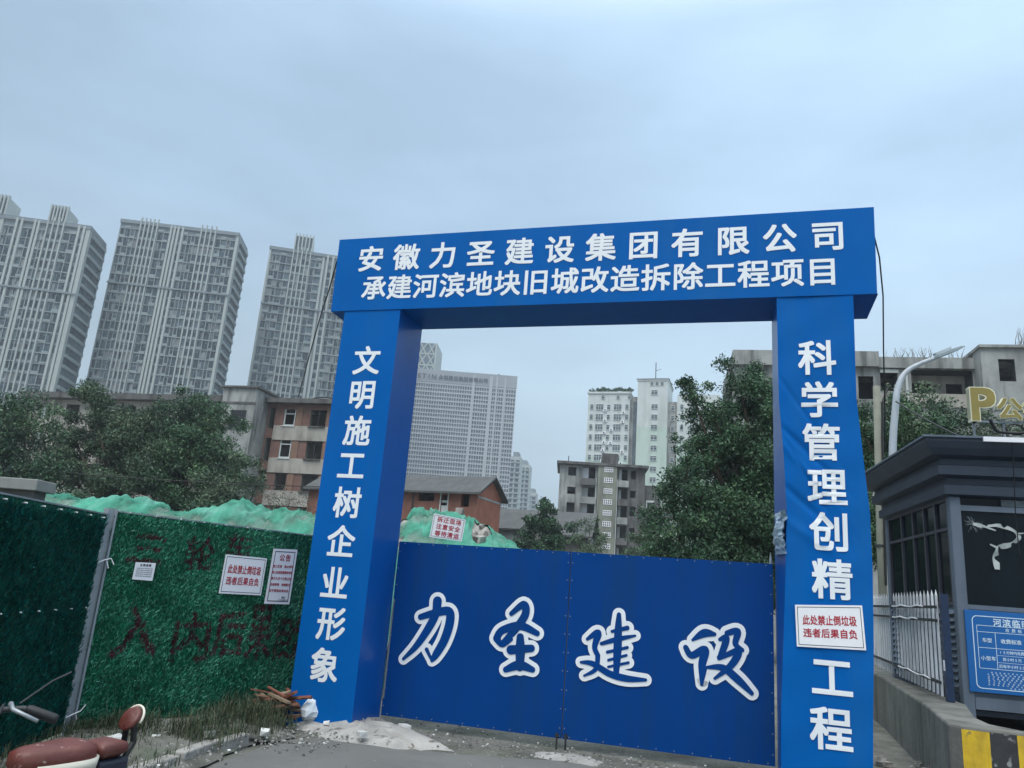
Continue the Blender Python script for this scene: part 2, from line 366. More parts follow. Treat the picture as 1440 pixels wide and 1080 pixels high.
mb.line("安徽力圣建设集团有限公司", -.74, 5.31, 5.595, .37, -.017, .022, w=.375, z1=5.58); mb.build("lettering", WHITE_PAINT, ln); mb = MB()
mb.line("承建河滨地块旧城改造拆除工程项目", -.57, 5.17, 5.185, .345, -.017, .02, w=.35, z1=5.16)
mb.build("lettering", WHITE_PAINT, ln)

# ------------------------------------------------------------------ two sheet steel gate leaves under the arch
STROKES = {
'li': [[(0.605, 1.363, 0.124), (0.597, 1.218, 0.113), (0.523, 1.044, 0.107), (0.387, 0.827, 0.085), (0.239, 0.667, 0.045)], [(0.407, 1.164, 0.079), (0.576, 1.222, 0.096), (0.761, 1.257, 0.113), (0.788, 1.13, 0.119), (0.737, 0.922, 0.113), (0.646, 0.748, 0.096), (0.605, 0.681, 0.045)], [(0.604, 0.686, 0.04), (0.526, 0.801, 0.056)]],
'sheng': [[(1.544, 1.293, 0.062), (1.686, 1.406, 0.096), (1.713, 1.294, 0.102), (1.587, 1.096, 0.096), (1.448, 0.947, 0.056)], [(1.388, 1.004, 0.096), (1.45, 1.097, 0.096), (1.663, 1.165, 0.102), (1.87, 1.1, 0.073)], [(1.388, 1.004, 0.096), (1.463, 0.935, 0.062), (1.566, 1.007, 0.051)], [(1.569, 0.891, 0.113), (1.814, 0.93, 0.09)], [(1.672, 1.041, 0.096), (1.684, 0.881, 0.124), (1.691, 0.711, 0.096)], [(1.524, 0.67, 0.073), (1.681, 0.734, 0.113), (1.843, 0.701, 0.073)]],
'jian': [[(2.807, 1.382, 0.058), (2.806, 1.227, 0.09), (2.805, 1.002, 0.101), (2.8, 0.767, 0.074)], [(2.622, 1.053, 0.048), (2.805, 1.118, 0.064), (2.997, 1.171, 0.032)], [(2.736, 1.194, 0.042), (2.907, 1.247, 0.058)], [(2.693, 0.969, 0.042), (2.914, 1.038, 0.042)], [(2.708, 0.885, 0.037), (2.906, 0.955, 0.037)], [(2.711, 0.814, 0.037), (2.932, 0.88, 0.037)], [(2.459, 1.088, 0.042), (2.577, 1.162, 0.09), (2.547, 1.012, 0.069), (2.587, 0.925, 0.064)], [(2.587, 0.925, 0.064), (2.57, 0.778, 0.058), (2.443, 0.695, 0.032)], [(2.399, 0.834, 0.037), (2.532, 0.831, 0.069), (2.726, 0.745, 0.08), (2.914, 0.713, 0.08), (3.126, 0.719, 0.042)]],
'she': [[(3.623, 1.181, 0.037), (3.746, 1.262, 0.096), (3.852, 1.26, 0.053)], [(3.55, 1.096, 0.064), (3.614, 1.02, 0.08), (3.752, 1.088, 0.096), (3.726, 0.934, 0.09), (3.724, 0.736, 0.042)], [(3.724, 0.736, 0.037), (3.775, 0.917, 0.027)], [(3.912, 1.211, 0.048), (3.978, 1.227, 0.08), (3.924, 1.049, 0.074), (3.902, 1.026, 0.053)], [(3.989, 1.283, 0.069), (4.095, 1.309, 0.08), (4.073, 1.181, 0.069), (4.142, 1.123, 0.053)], [(3.902, 1.015, 0.048), (4.099, 1.108, 0.08), (4.033, 0.963, 0.08), (3.859, 0.807, 0.037)], [(3.788, 0.914, 0.042), (3.946, 0.922, 0.08), (4.098, 0.82, 0.09), (4.237, 0.698, 0.053)]]}
def spline(st, k=8):
    P = np.array([st[0]] + list(st) + [st[-1]], float); o = []
    for i in range(1, len(P) - 2):
        for t in np.linspace(0, 1, k, endpoint=False):
            a, b, c, d = P[i - 1:i + 3]
            o.append(.5 * (2 * b + (c - a) * t + (2 * a - 5 * b + 4 * c - d) * t * t + (3 * b - a - 3 * c + d) * t ** 3))
    o.append(P[-2]); return np.array(o)
def brush(mb, st, grow, y, m=0):
    """a brush stroke with round ends as one outline polygon strip"""
    p = spline(st); n = len(p); r = p[:, 2] / 2 + grow
    t = np.gradient(p[:, :2], axis=0); t /= np.linalg.norm(t, axis=1)[:, None] + 1e-9; nn = np.stack([-t[:, 1], t[:, 0]], 1)
    for i in range(n):                                       # discs joined by quads, each a hair in front of the last
        yy = y - i * 2e-5
        if i % 2 == 0 or i == n - 1:
            mb.face([(p[i, 0] + r[i] * math.cos(a), yy - 1e-5, p[i, 1] + r[i] * math.sin(a)) for a in np.linspace(0, 2 * math.pi, 18, endpoint=False)], m)
        if i < n - 1:
            A, B = p[i, :2] - nn[i] * r[i], p[i + 1, :2] - nn[i + 1] * r[i + 1]; C, D = p[i + 1, :2] + nn[i + 1] * r[i + 1], p[i, :2] + nn[i] * r[i]
            mb.face([(A[0], yy, A[1]), (B[0], yy, B[1]), (C[0], yy, C[1]), (D[0], yy, D[1])], m)
q = MB(); q.tube([(0, -.007, 0), (0, .002, 0)], .0065, 6); RIVET = mesh_only(q, "rivet", STEEL)
def gate_leaf(x0, x1, chars, label, spike):
    g = thing("gate_leaf", label, "gate", GATE, GRZ, "blue sheet gate leaves under the arch")
    y = .715; zt = 2.045; mb = MB(); vs = []; k = 16            # sheet with slight oil-canning
    for j in range(k + 1):
        for i in range(k + 1):
            x, z = x0 + (x1 - x0) * i / k, .012 + (zt - .012) * j / k
            d = .0 if i in (0, k) or j in (0, k) else .003 * math.sin(7 * x + 3 * z) * math.sin(4 * z + 1.3 * x)
            vs.append((x, y + d, z))
    mb.raw(vs, [(j * (k + 1) + i, j * (k + 1) + i + 1, (j + 1) * (k + 1) + i + 1, (j + 1) * (k + 1) + i) for j in range(k) for i in range(k)])
    mb.box(x0, x1, y + .006, y + .02, .013, zt - .001)
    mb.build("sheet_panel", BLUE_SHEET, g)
    mb = MB()
    for (a, b, c, d) in ((x0, x1, .02, .06), (x0, x1, zt - .05, zt - .01), (x0, x0 + .04, .06, zt - .05), (x1 - .04, x1, .06, zt - .05), (x0 + .04, x1 - .04, .95, .99)):
        mb.box(a, b, y + .021, y + .06, c, d)
    mb.build("frame", STEEL, g)
    field("rivet", g, RIVET, [(x, y, z) for x in np.arange(x0 + .08, x1, .19) for z in (zt - .02, .035)] + [(x, y, z) for z in np.arange(.12, zt - .1, .2) for x in (x0 + .022, x1 - .022)])
    for c in chars:
        mb = MB()
        for q, st in enumerate(STROKES[c]): brush(mb, st, .045, y - .008 - q * 6e-4, 0)
        for q, st in enumerate(STROKES[c]): brush(mb, st, -.004, y - .0145 - q * 6e-4, 1)
        mb.build("lettering", [WHITE_PAINT, BLUE_SHEET], g)
    xe = x1 if spike == 'left' else x0
    mb = MB(); s = -1 if spike == 'left' else 1                 # drop bolt near the meeting edge
    mb.tube([(xe + s * .045, y - .02, .07), (xe + s * .045, y - .02, -.13)], .011, 8); mb.box(xe + s * .045 - .02, xe + s * .045 + .02, y - .03, y - .01, .03, .06)
    mb.build("drop_bolt", DARK_STEEL, g)
    if spike == 'right':
        mb = MB(); mb.loft([[(x1 - .02 + .018 * q * math.cos(a), y + .03 + .018 * q * math.sin(a), z) for a in np.linspace(0, 2 * math.pi, 8, endpoint=False)] for z, q in ((zt - .01, 1), (zt + .03, 1), (zt + .13, .08))])
        mb.build("spike", STEEL, g)
    else:
        mb = MB(); mb.box(x0 + .004, x0 + .022, y - .012, y - .002, .2, 1.35); mb.build("edge_strip", STEEL, g)
    return g
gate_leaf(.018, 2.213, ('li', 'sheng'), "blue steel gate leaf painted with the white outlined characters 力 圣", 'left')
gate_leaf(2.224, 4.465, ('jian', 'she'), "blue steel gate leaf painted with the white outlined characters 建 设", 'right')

# ------------------------------------------------------------------ notices
def notice(name, label, loc, rz, quad, rows, borders=True, yoff=0.0, group=None, ink=None, th=.006):
    """a flat board in the x,z plane of its own frame; quad = corners tl,tr,br,bl; rows = (text, u0, u1, v, size in board height)"""
    o = thing(name, label, "notice", loc, rz, group)
    tl, tr, br, bl = [np.array(q, float) for q in quad]
    P = lambda u, v: (tl * (1 - u) + tr * u) * (1 - v) + (bl * (1 - u) + br * u) * v
    mb = MB(); mb.prism_y([tuple(q) for q in (bl, br, tr, tl)], yoff - th, yoff); mb.build("board", PAPER, o)
    H = np.linalg.norm(tl - bl); W = np.linalg.norm(tl - tr)
    mb = MB()
    if borders:
        b0, b1 = .045, .06
        bw = lambda u, v: P(u * H / W if u < .5 else 1 - (1 - u) * H / W, v)
        for (u0, v0, u1, v1) in ((b0, b0, 1 - b0, b1), (b0, 1 - b1, 1 - b0, 1 - b0), (b0, b1, b1, 1 - b1), (1 - b1, b1, 1 - b0, 1 - b1)):
            q = [bw(u0, v1), bw(u1, v1), bw(u1, v0), bw(u0, v0)]; mb.face([(c[0], yoff - th - .0015, c[1]) for c in q], 1)
    for t, u0, u1, v, sz, m in rows:
        k = len(t); cw = (u1 - u0) / k
        for i, ch in enumerate(t):
            if ch == ' ': continue
            vs, fs = glyph(ch, .022)
            pts = [(P(u0 + cw * (i + .5) + a * min(cw * .98, sz * H / W), v - (b - .08) * sz), q) for a, b, q in vs]
            mb.raw([(c[0], yoff - th - .0015 - q, c[1]) for c, q in pts], fs, m)
    mb.build("lettering", [RED_INK, GREY_INK], o); return o
NOD = [("此处禁止倒垃圾", .10, .90, .36, .24, 0), ("违者后果自负", .10, .90, .66, .22, 0)]
notice("notice_board", "white no dumping notice in red print on the right blue pillar", GATE, GRZ, [(4.64, 1.63), (5.25, 1.67), (5.27, 1.26), (4.65, 1.24)], NOD, yoff=-.012, group="no dumping notices")

# ------------------------------------------------------------------ artificial turf hoarding on the left
TURF = [mat("turf_blade_dark", srgb(7, 98, 72), 0.6, 0.2, island=0.45), mat("turf_blade_mid", srgb(14, 122, 88), 0.6, 0.2, island=0.4), mat("turf_blade_pale", srgb(90, 172, 142), 0.5, 0.2, island=0.3), mat("turf_blade_sprayed", srgb(78, 30, 42), 0.6, 0.3, island=0.3)]
TURF_B = mat("turf_backing", srgb(6, 80, 58), 0.9, 0.25, 8)
TURF_SHADED = [mat("shaded_blade_dark", srgb(9, 98, 94), 0.5, 0.2, island=0.45), mat("shaded_blade_mid", srgb(16, 122, 114), 0.45, 0.2, island=0.4), mat("shaded_blade_pale", srgb(40, 110, 96), 0.4, 0.2, island=0.3)]  # same turf turned another way; its shade is put into the blade colours
FP = (-4.02, 8.08, 0); FRZ = 55.7                            # local x runs along the hoarding, y away from the road
def in_glyph(pts, s, x0, x1, z0, z1):
    vs, fs = glyph(s, .016); vs = vs[:, :2]; lo, hi = vs.min(0), vs.max(0)
    q = np.empty_like(pts); q[:, 0] = lo[0] + (pts[:, 0] - x0) / (x1 - x0) * (hi[0] - lo[0]); q[:, 1] = lo[1] + (pts[:, 1] - z0) / (z1 - z0) * (hi[1] - lo[1])
    ok = np.zeros(len(pts), bool)
    for f in fs:
        for i in range(1, len(f) - 1):
            a, b, c = vs[f[0]], vs[f[i]], vs[f[i + 1]]
            d1 = (b[0] - a[0]) * (q[:, 1] - a[1]) - (b[1] - a[1]) * (q[:, 0] - a[0]); d2 = (c[0] - b[0]) * (q[:, 1] - b[1]) - (c[1] - b[1]) * (q[:, 0] - b[0]); d3 = (a[0] - c[0]) * (q[:, 1] - c[1]) - (a[1] - c[1]) * (q[:, 0] - c[0])
            ok |= ((d1 >= 0) & (d2 >= 0) & (d3 >= 0)) | ((d1 <= 0) & (d2 <= 0) & (d3 <= 0))
    return ok
def turf(name, parent, x0, x1, z0, z1, n, mats, shares, length, painted=None):
    a = rng.uniform(x0, x1, n); c = rng.uniform(z0, z1 - length * .8, n); ln_ = rng.uniform(.6, 1.15, n) * length; th = rng.normal(0, .55, n)
    th += .35 * np.sin(a * 5 + 2 * np.sin(c * 6)); w = rng.uniform(.0035, .006, n); tip = rng.uniform(.008, .035, n)
    dx, dz = np.sin(th) * ln_, np.cos(th) * ln_; px, pzv = np.cos(th) * w, -np.sin(th) * w
    y = np.zeros(n)
    V = np.stack([np.stack([a - px, y, c - pzv], 1), np.stack([a + px, y, c + pzv], 1), np.stack([a + .6 * dx + .7 * px, -tip, c + .6 * dz + .7 * pzv], 1), np.stack([a + dx, -tip * .9, c + dz * .95], 1)], 1)
    mi = rng.choice(len(shares), n, p=shares)
    if painted is not None:
        p = painted(np.stack([a + .5 * dx, c + .5 * dz], 1)); mi = np.where(p & (rng.random(n) < .8), 3, mi)
    o = quads_mesh(name, V, mats, mi, parent); o["kind"] = "stuff"; return o
def graffiti(P):
    ok = np.zeros(len(P), bool); Q = P + rng.normal(0, .008, P.shape)
    for (x0, z0, x1, z1) in ((.30, 1.80, .66, 1.845), (.33, 1.68, .62, 1.72), (.25, 1.55, .66, 1.60)):
        ok |= (Q[:, 0] > x0) & (Q[:, 0] < x1) & (Q[:, 1] > z0) & (Q[:, 1] < z1)
    for s, b in (("轮", (.92, 1.52, 1.30, 1.88)), ("车", (1.42, 1.66, 1.78, 1.97)), ("入", (.25, .60, .78, 1.13)), ("内", (.95, .53, 1.42, 1.05)), ("后", (1.45, .57, 1.9, 1.09)), ("果", (1.92, .52, 2.3, 1.16)), ("自", (2.36, .52, 2.6, 1.07)), ("负", (2.62, .5, 2.86, 1.05))):
        ok |= in_glyph(Q, s, b[0], b[2], b[1], b[3])
    return ok
h = thing("turf_hoarding", "green artificial turf hoarding sprayed with dark red characters beside the left pillar", "hoarding", FP, FRZ)
mb = MB(); mb.box(.06, 2.95, 0, .03, -.05, 2.045); mb.build("board", TURF_B, h)
turf("turf", h, .06, 2.95, -.04, 2.06, 44000, TURF, (.40, .42, .18), .068, graffiti)
mb = MB(); mb.box(.06, 2.95, -.012, .036, 2.047, 2.062); mb.build("top_trim", STEEL, h)
h2 = thing("turf_hoarding", "shaggy green turf hoarding with shade put into its colour at the left end behind the bike", "hoarding", FP, -86.0)
mb = MB(); mb.box(.09, 5.0, -.03, 0, -.05, 2.0); mb.build("board", TURF_B, h2)
o = turf("turf", h2, .11, 5.0, -.04, 2.0, 36000, TURF_SHADED, (.5, .38, .12), .08)
o.rotation_euler = (0, 0, 0)
me = o.data; co = np.empty(len(me.vertices) * 3, np.float32); me.vertices.foreach_get("co", co); co = co.reshape(-1, 3); co[:, 1] *= -1; me.vertices.foreach_set("co", co.reshape(-1)); me.update()
mb = MB(); mb.box(.06, 5.0, -.036, .014, 2.002, 2.016); mb.build("top_trim", STEEL, h2)
q = MB(); q.tube([(0, .0, 0), (0, .036, 0)], .007, 6); RV2 = mesh_only(q, "rivet", PAPER)
field("rivet", h2, RV2, [(x, 0, z) for x in np.arange(.2, 5, .3) for z in (1.97, 1.1)])
field("rivet", h, mesh_only(MB().box(-.006, .006, -.02, -.0125, -.006, .006), "rivet", PAPER), [(x, 0, 2.055) for x in np.arange(.2, 2.9, .3)])
po = thing("fence_post", "grey steel channel post joining the two turf hoardings", "post", FP, FRZ)
mb = MB(); mb.box(-.05, .055, .0, .05, -.08, 2.075); mb.box(-.05, -.03, -.03, 0, -.08, 2.075); mb.box(.035, .055, -.03, 0, -.08, 2.075)
mb.build("channel", mat("grey_channel", srgb(150, 158, 164), 0.5, 0.12, 5, metallic=0.3), po)
for z, n_ in ((1.55, 0), (.1, 1)):
    mb = MB(); mb.tube([(-.06, -.05, z - .02), (.0, -.06, z + .01), (.07, -.05, z + .03), (.1, -.07, z + .09 - .12 * (1 - n_))], .006, 6); mb.tube([(.03, -.055, z), (.05, -.07, z - .07)], .005, 6); mb.build("cable_tie", PAPER, po)
notice("notice_board", "white no dumping notice in red print on the green turf hoarding", FP, FRZ, [(1.43, 1.72), (2.03, 1.715), (2.02, 1.275), (1.42, 1.28)], NOD, yoff=-.045, group="no dumping notices")
notice("notice_board", "tall narrow white announcement with a red heading on the turf next to the pillar", FP, FRZ, [(2.11, 1.84), (2.49, 1.855), (2.48, 1.18), (2.09, 1.18)],
       [("公告", .28, .78, .16, .13, 0), ("施工区域 禁止停车", .08, .92, .32, .055, 0), ("施工区域周围围挡车辆", .08, .92, .43, .055, 0), ("请于九月十日前之前", .08, .92, .54, .055, 0), ("全部移除 谢谢配合", .08, .92, .65, .055, 0), ("如不移除后果自负", .08, .88, .76, .055, 0), ("通知", .62, .78, .88, .04, 1), ("二〇二四年九月", .5, .92, .925, .03, 1)], yoff=-.045)
notice("paper_notice", "small cream paper sheet of faint print on the turf near the grey post", FP, FRZ, [(.345, 1.56), (.575, 1.565), (.57, 1.38), (.34, 1.385)],
       [("友情提醒", .22, .8, .15, .16, 1)] + [("此处禁止停放三轮车辆请勿停放", .1, .9, .34 + .11 * i, .06, 1) for i in range(5)], borders=False, yoff=-.045, th=.002)

# ------------------------------------------------------------------ rubble heaps under green dust netting
def net_mat():
    m = mat("green_dust_netting", (0.045, 0.26, 0.175), 0.8, 0.35, 1.6, streak=(6, 1.4, 3), streak_col=(0.13, 0.36, 0.28), streak_amt=0.8, bump=1.0, bump_scale=26)
    t = m.node_tree; b = t.nodes["Principled BSDF"]; b.inputs["Transmission Weight"].default_value = 0
    co = t.nodes.new("ShaderNodeTexCoord"); z = t.nodes.new("ShaderNodeTexNoise"); z.inputs["Scale"].default_value = 1.3; z.inputs["Detail"].default_value = 5
    t.links.new(co.outputs["Object"], z.inputs["Vector"]); r = t.nodes.new("ShaderNodeMapRange"); r.inputs[1].default_value = 0.42; r.inputs[2].default_value = 0.62; r.inputs[3].default_value = 1.0; r.inputs[4].default_value = 0.35
    t.links.new(z.outputs[0], r.inputs[0]); t.links.new(r.outputs[0], b.inputs["Alpha"]); return m
NET = net_mat()
RUBBLE = mat("broken_rubble", (0.30, 0.285, 0.26), 0.95, 0.4, 3, bump=1, bump_scale=12, speck=(5, (0.12, 0.11, 0.10), 0.56), island=0.3)
def vnoise(x, y, s, seed=0):
    v = 0.0
    for k, (a, b, c) in enumerate(((1.0, .7, .3), (-.6, 1.1, 1.7), (.9, -1.3, 2.9), (1.7, .4, 4.1))):
        v += math.sin((a * x + b * y) * s + c + seed * 1.7 + 1.6 * math.sin((b * x - a * y) * s * .6 + seed)) / 4
    return v
def mound(label, crest, y0, y1, yc, group, bare=None, seed=0):
    root = thing("rubble_heap", label, "rubble heap", (0, 0, 0), 0, group)
    cxs = [c[0] for c in crest]; chs = [c[1] for c in crest]
    def hgt(x, y):
        h = float(np.interp(x, cxs, chs)); t = (y - yc) / ((yc - y0) if y < yc else (y1 - yc)); f = max(0.0, 1 - abs(t) ** 1.7)
        return max(0, h * f) - .1
    def wr(x, y): return .07 * vnoise(x, y, 1.7, seed) + .05 * (1 - abs(vnoise(x, y * .6, 4.3, seed + 3)) * 2.2) + .06 * (1 - 2 * abs(vnoise(x + .3 * vnoise(x, y, 3, 2), y * .35, 9, seed + 7))) + .034 * (1 - 2 * abs(vnoise(x + .1 * y, y * .3, 21, seed + 5))) - .05
    nx, ny = 280, 84; X0, X1 = cxs[0], cxs[-1]
    for name, lift, m in (("rubble", -.07, RUBBLE), ("netting", .0, NET)):
        vs = []; fs = []
        for j in range(ny + 1):
            for i in range(nx + 1):
                x = X0 + (X1 - X0) * i / nx; y = y0 + (y1 - y0) * j / ny
                vs.append((x, y, hgt(x, y) + wr(x, y) * (1.0 if name == "netting" else .8) + lift + (.05 * vnoise(x, y, 13, 9) if name == "rubble" else 0)))
        for j in range(ny):
            for i in range(nx):
                x = X0 + (X1 - X0) * (i + .5) / nx; y = y0 + (y1 - y0) * (j + .5) / ny
                if name == "netting" and bare and bare(x, y): continue
                fs.append((j * (nx + 1) + i, j * (nx + 1) + i + 1, (j + 1) * (nx + 1) + i + 1, (j + 1) * (nx + 1) + i))
        MB().raw(vs, fs).build(name, m, root, smooth=True)
    mb = MB(); rr = random.Random(seed)                       # broken blocks poking out
    for _ in range(160 if bare else 0):
        x, y = rr.uniform(X0, X1), rr.uniform(y0, y1)
        if bare and not bare(x, y) and rr.random() < .8: continue
        z = hgt(x, y) + wr(x, y); s = rr.uniform(.04, .13)
        q = [Vector((rr.uniform(.5, 1) * s * sx, rr.uniform(.5, 1) * s * sy, rr.uniform(.4, .8) * s * sz)) for sz in (-1, 1) for sx, sy in ((-1, -1), (1, -1), (1, 1), (-1, 1))]
        rot = Matrix.Rotation(rr.uniform(0, 3), 3, 'Z') @ Matrix.Rotation(rr.uniform(-.6, .6), 3, 'X')
        mb.raw([tuple(rot @ p + Vector((x, y, z))) for p in q], [(0, 3, 2, 1), (4, 5, 6, 7), (0, 1, 5, 4), (1, 2, 6, 5), (2, 3, 7, 6), (3, 0, 4, 7)])
    if bare: o = mb.build("broken_block", RUBBLE, root); o["kind"] = "stuff"
    return root
mound("long rubble heap under green dust netting behind the turf hoarding", [(-10, .6), (-8.7, 2.3), (-8.2, 2.72), (-7.2, 2.64), (-6.3, 2.72), (-5.6, 2.58), (-5.2, 2.66), (-4.62, 2.83), (-4.1, 2.72), (-3.4, 2.74), (-2.6, 2.5), (-1.6, 1.2)], 11.4, 17, 14, None, seed=1)
mound("rubble heap under torn green netting behind the left gate leaf", [(-4.2, 1.4), (-3.2, 2.0), (-2.3, 2.6), (-1.8, 3.08), (-1.3, 3.06), (-.8, 3.0), (-.3, 2.84), (.2, 2.55), (.55, 2.3), (1.1, 1.9), (2.0, .6)], 13.0, 19.5, 16, None,
      bare=lambda x, y: x < -1.95 + .15 * math.sin(9 * y) or vnoise(x, y, 3.1, 4) > .62, seed=2)
notice("notice_board", "white board of red characters standing on the rubble netting above the gate", (-1.14, 13.1, 0), -7, [(.0, 2.69), (.545, 2.62), (.51, 2.26), (-.04, 2.30)],
       [("拆迁现场", .13, .9, .2, .25, 0), ("注意安全", .13, .9, .5, .25, 0), ("等待清运", .13, .9, .8, .25, 0)], th=.02)
w = thing("capped_wall", "low grey wall with a concrete cap behind the left turf hoarding", "wall", (-5.40, 9.0, 0), 0)
mb = MB(); mb.box(-6, .0, 0, .24, -.1, 2.26); mb.build("wall", CONCRETE_D, w)
mb = MB(); mb.box(-6.1, .06, -.08, .32, 2.262, 2.39); mb.build("coping", CONCRETE, w, bevel=.01)

# ------------------------------------------------------------------ three far residential towers
TW = mat("tower_wall", srgb(122, 132, 136), 0.8, 0.1, .05)
TF = mat("tower_fin", srgb(166, 173, 169), 0.7, 0.08, .08)
TS = mat("tower_spandrel", srgb(136, 146, 147), 0.75, 0.1, .2)
TG = [mat("tower_glass_a", srgb(58, 74, 82), 0.15, 0.4, .35, island=0.35), mat("tower_glass_b", srgb(82, 98, 104), 0.2, 0.3, .35, island=0.25), mat("tower_glass_c", srgb(42, 56, 62), 0.15, 0.3, .35, island=0.3), mat("tower_curtain", srgb(128, 132, 132), .7, .2, .4, island=.3)]
def tower(label, loc, rz, W, D, H, spec, storey=2.95, belts=(6,), seed=0, crowns=()):
    """spec: (kind, x0, x1) across the front; kinds: bay, fins, slot, pale"""
    t = thing("apartment_tower", label, "tower", loc, rz, "grey residential towers on the left horizon"); rr = random.Random(seed)
    MB().box(0, W, 0, D, -.1, H).build("wall", TW, t)
    nf = int(H / storey); top = nf * storey
    spots = {}; spand = []; balc = []
    def each(name, m, items, most=100):
        items.sort(key=lambda it: -it[0])
        for _, boxes in items[:most]:
            q = MB(); [q.box(*bx) for bx in boxes]; q.build(name, m, t)
        if items[most:]:
            q = MB(); [q.box(*bx) for _, boxes in items[most:] for bx in boxes]; o = q.build(name, m, t); o["kind"] = "stuff"
    for kind, a, b in spec:
        if kind == 'fins':
            k = max(3, int(round((b - a) / 1.25)))
            for i in range(k + 1): x = a + (b - a) * i / k; MB().box(x - .18, x + .18, -.7, -.002, 0, H + 2.2).build("fin", TF, t)
            for f in range(nf): spand.append((f, [(a + .22, b - .22, -.3, -.003, f * storey, f * storey + .8)]))
            for f in range(nf): spots.setdefault(round(b - a, 2), []).append(((a + b) / 2, -.1, f * storey + .82, b - a - .3, storey - .86))
        elif kind == 'slot':
            for x in (a, b): MB().box(x - .3, x + .3, -.6, -.002, 0, H + .8).build("fin", TF, t)
            for f in range(nf): spand.append((f, [(a + .31, b - .31, -.05, -.001, f * storey, f * storey + .5)]))
            for f in range(nf): spots.setdefault(round(b - a, 2), []).append(((a + b) / 2, -.06, f * storey + .6, b - a - .65, storey - .75))
        elif kind == 'pale':
            MB().box(a, b, -.35, -.002, 0, H + .5).build("pier", TF, t)
        else:
            for f in range(nf + 1):
                z = f * storey; bx = [(a, b, -.5, -.002, z, z + (.2 if f % 2 else .32))]   # balcony slab edge
                if rr.random() < .8:                                                    # half width parapet
                    c = a + (b - a) * rr.choice((.0, .45)); bx.append((c + .05, c + (b - a) * .55, -.46, -.003, z + .34, z + rr.uniform(.7, 1.15)))
                balc.append((f, bx))
            for x in (a, (a + b) / 2 + rr.uniform(-.3, .3)): MB().box(x - .1, x + .1, -.44, -.001, 0, top).build("mullion", TS, t)
            for f in range(nf): spots.setdefault(round(b - a, 2), []).append(((a + b) / 2, -.12, f * storey + .52, b - a - .3, storey - .6))
    each("spandrel", TS, spand); each("balcony", TS, balc)
    allw = []
    for wkey, ls in spots.items():
        for p in ls: allw.append(p)
    allw.sort(key=lambda p: -p[2])
    cache = {}
    for i, (x, y, z, ww, hh) in enumerate(allw[:100]):
        k = (round(ww, 2), round(hh, 2), rr.randrange(9))
        if k not in cache:
            q = MB(); c = 4 if ww > 2 else 1
            for s in range(c): q.box(-ww / 2 + ww * s / c + .04, -ww / 2 + ww * (s + 1) / c - .04, 0, .06, 0, hh * rr.choice((1, 1, .8, .66)), rr.choice((0, 1, 2, 2, 0, 3)))
            cache[k] = mesh_only(q, "window", TG)
        o = bpy.data.objects.new("window", cache[k]); COL.objects.link(o); o.parent = t; o.location = (x, y, z)
    q = MB()
    for (x, y, z, ww, hh) in allw[100:]:
        c = 4 if ww > 2 else 1
        for s in range(c): q.box(x - ww / 2 + ww * s / c + .04, x - ww / 2 + ww * (s + 1) / c - .04, y, y + .06, z, z + hh * rr.choice((1, 1, .8, .66)), rr.choice((0, 1, 2, 2, 0, 3)))
    o = q.build("window", TG, t); o["kind"] = "stuff"
    for f in range(nf + 1): MB().box(W + .002, W + .7, .6, D - .6, f * storey, f * storey + .9).build("side_balcony", TS, t)   # down the side wall
    for y0, y1 in ((0, .59), (D - .59, D)): MB().box(W + .002, W + .3, y0, y1, 0, H).build("side_pier", TS, t)
    for f in range(nf): MB().box(W + .003, W + .2, .8, D - .8, f * storey + .92, (f + 1) * storey - .02, f % 3).build("side_window", TG, t)
    mb = MB()                                                  # parapet and belts
    mb.box(-.1, W + .1, -.55, D, H + .003, H + 1.1); mb.build("parapet", TW, t)
    for f in belts: MB().box(-.05, W + .05, -.85, -.52, (nf - f) * storey - .15, (nf - f) * storey + .35).build("belt_course", TW, t)
    for (a, b, h) in crowns:
        mb = MB(); mb.box(a, b, .3, 7, H + 1.1, H + h)
        for i in range(6):
            x = a + (b - a) * i / 5; mb.box(x - .2, x + .2, -.75, .299, H + 1.1, H + h + .5)
        mb.box(a, b, -.25, .298, H + 1.1, H + h - .4, 1)
        mb.build("roof_house", [TF, TG[1]], t)
    return t
tower("widest grey tower, flat topped with two pale fin clusters, in the middle of the three", (-121.6, 215, 0), 6.3, 34.8, 11.8, 99.2,
      [('bay', .4, 3.3), ('bay', 3.4, 5.6), ('fins', 6, 10.8), ('bay', 11.2, 14.4), ('slot', 14.9, 15.9), ('slot', 17.0, 18.3), ('bay', 18.7, 21), ('bay', 21.1, 23.4), ('fins', 23.7, 27.9), ('bay', 28.2, 31.4), ('bay', 31.6, 34), ('pale', 34.05, 34.8)], seed=1)
tower("grey tower at the photo's left edge with stepped roof houses", (-158, 197.6, 0), 8.2, 35.8, 12, 90.6,
      [('fins', 8, 11.5), ('pale', 12, 13), ('bay', 13.3, 16), ('slot', 16.5, 17.8), ('bay', 18.2, 20.8), ('slot', 21.2, 22.2), ('bay', 22.5, 24.2), ('fins', 24.5, 28.7), ('bay', 29, 32.4), ('slot', 32.8, 34.2), ('pale', 34.7, 35.8)], seed=2, crowns=((24.5, 28.8, 5.5), (8, 12.9, 6.5)))
tower("grey tower beside the arch with one raised roof house, partly behind the left pillar", (-84.5, 240, 0), 11.5, 36, 12, 105.0,
      [('pale', 0, .6), ('bay', .8, 3.6), ('bay', 3.8, 7.4), ('fins', 7.8, 13.4), ('bay', 13.8, 17.4), ('pale', 17.5, 18.2), ('slot', 19.2, 21), ('bay', 21.6, 24.6), ('bay', 24.8, 28), ('fins', 28.4, 33), ('bay', 33.3, 35.6)], seed=3, crowns=((7.8, 13.6, 6.5),))

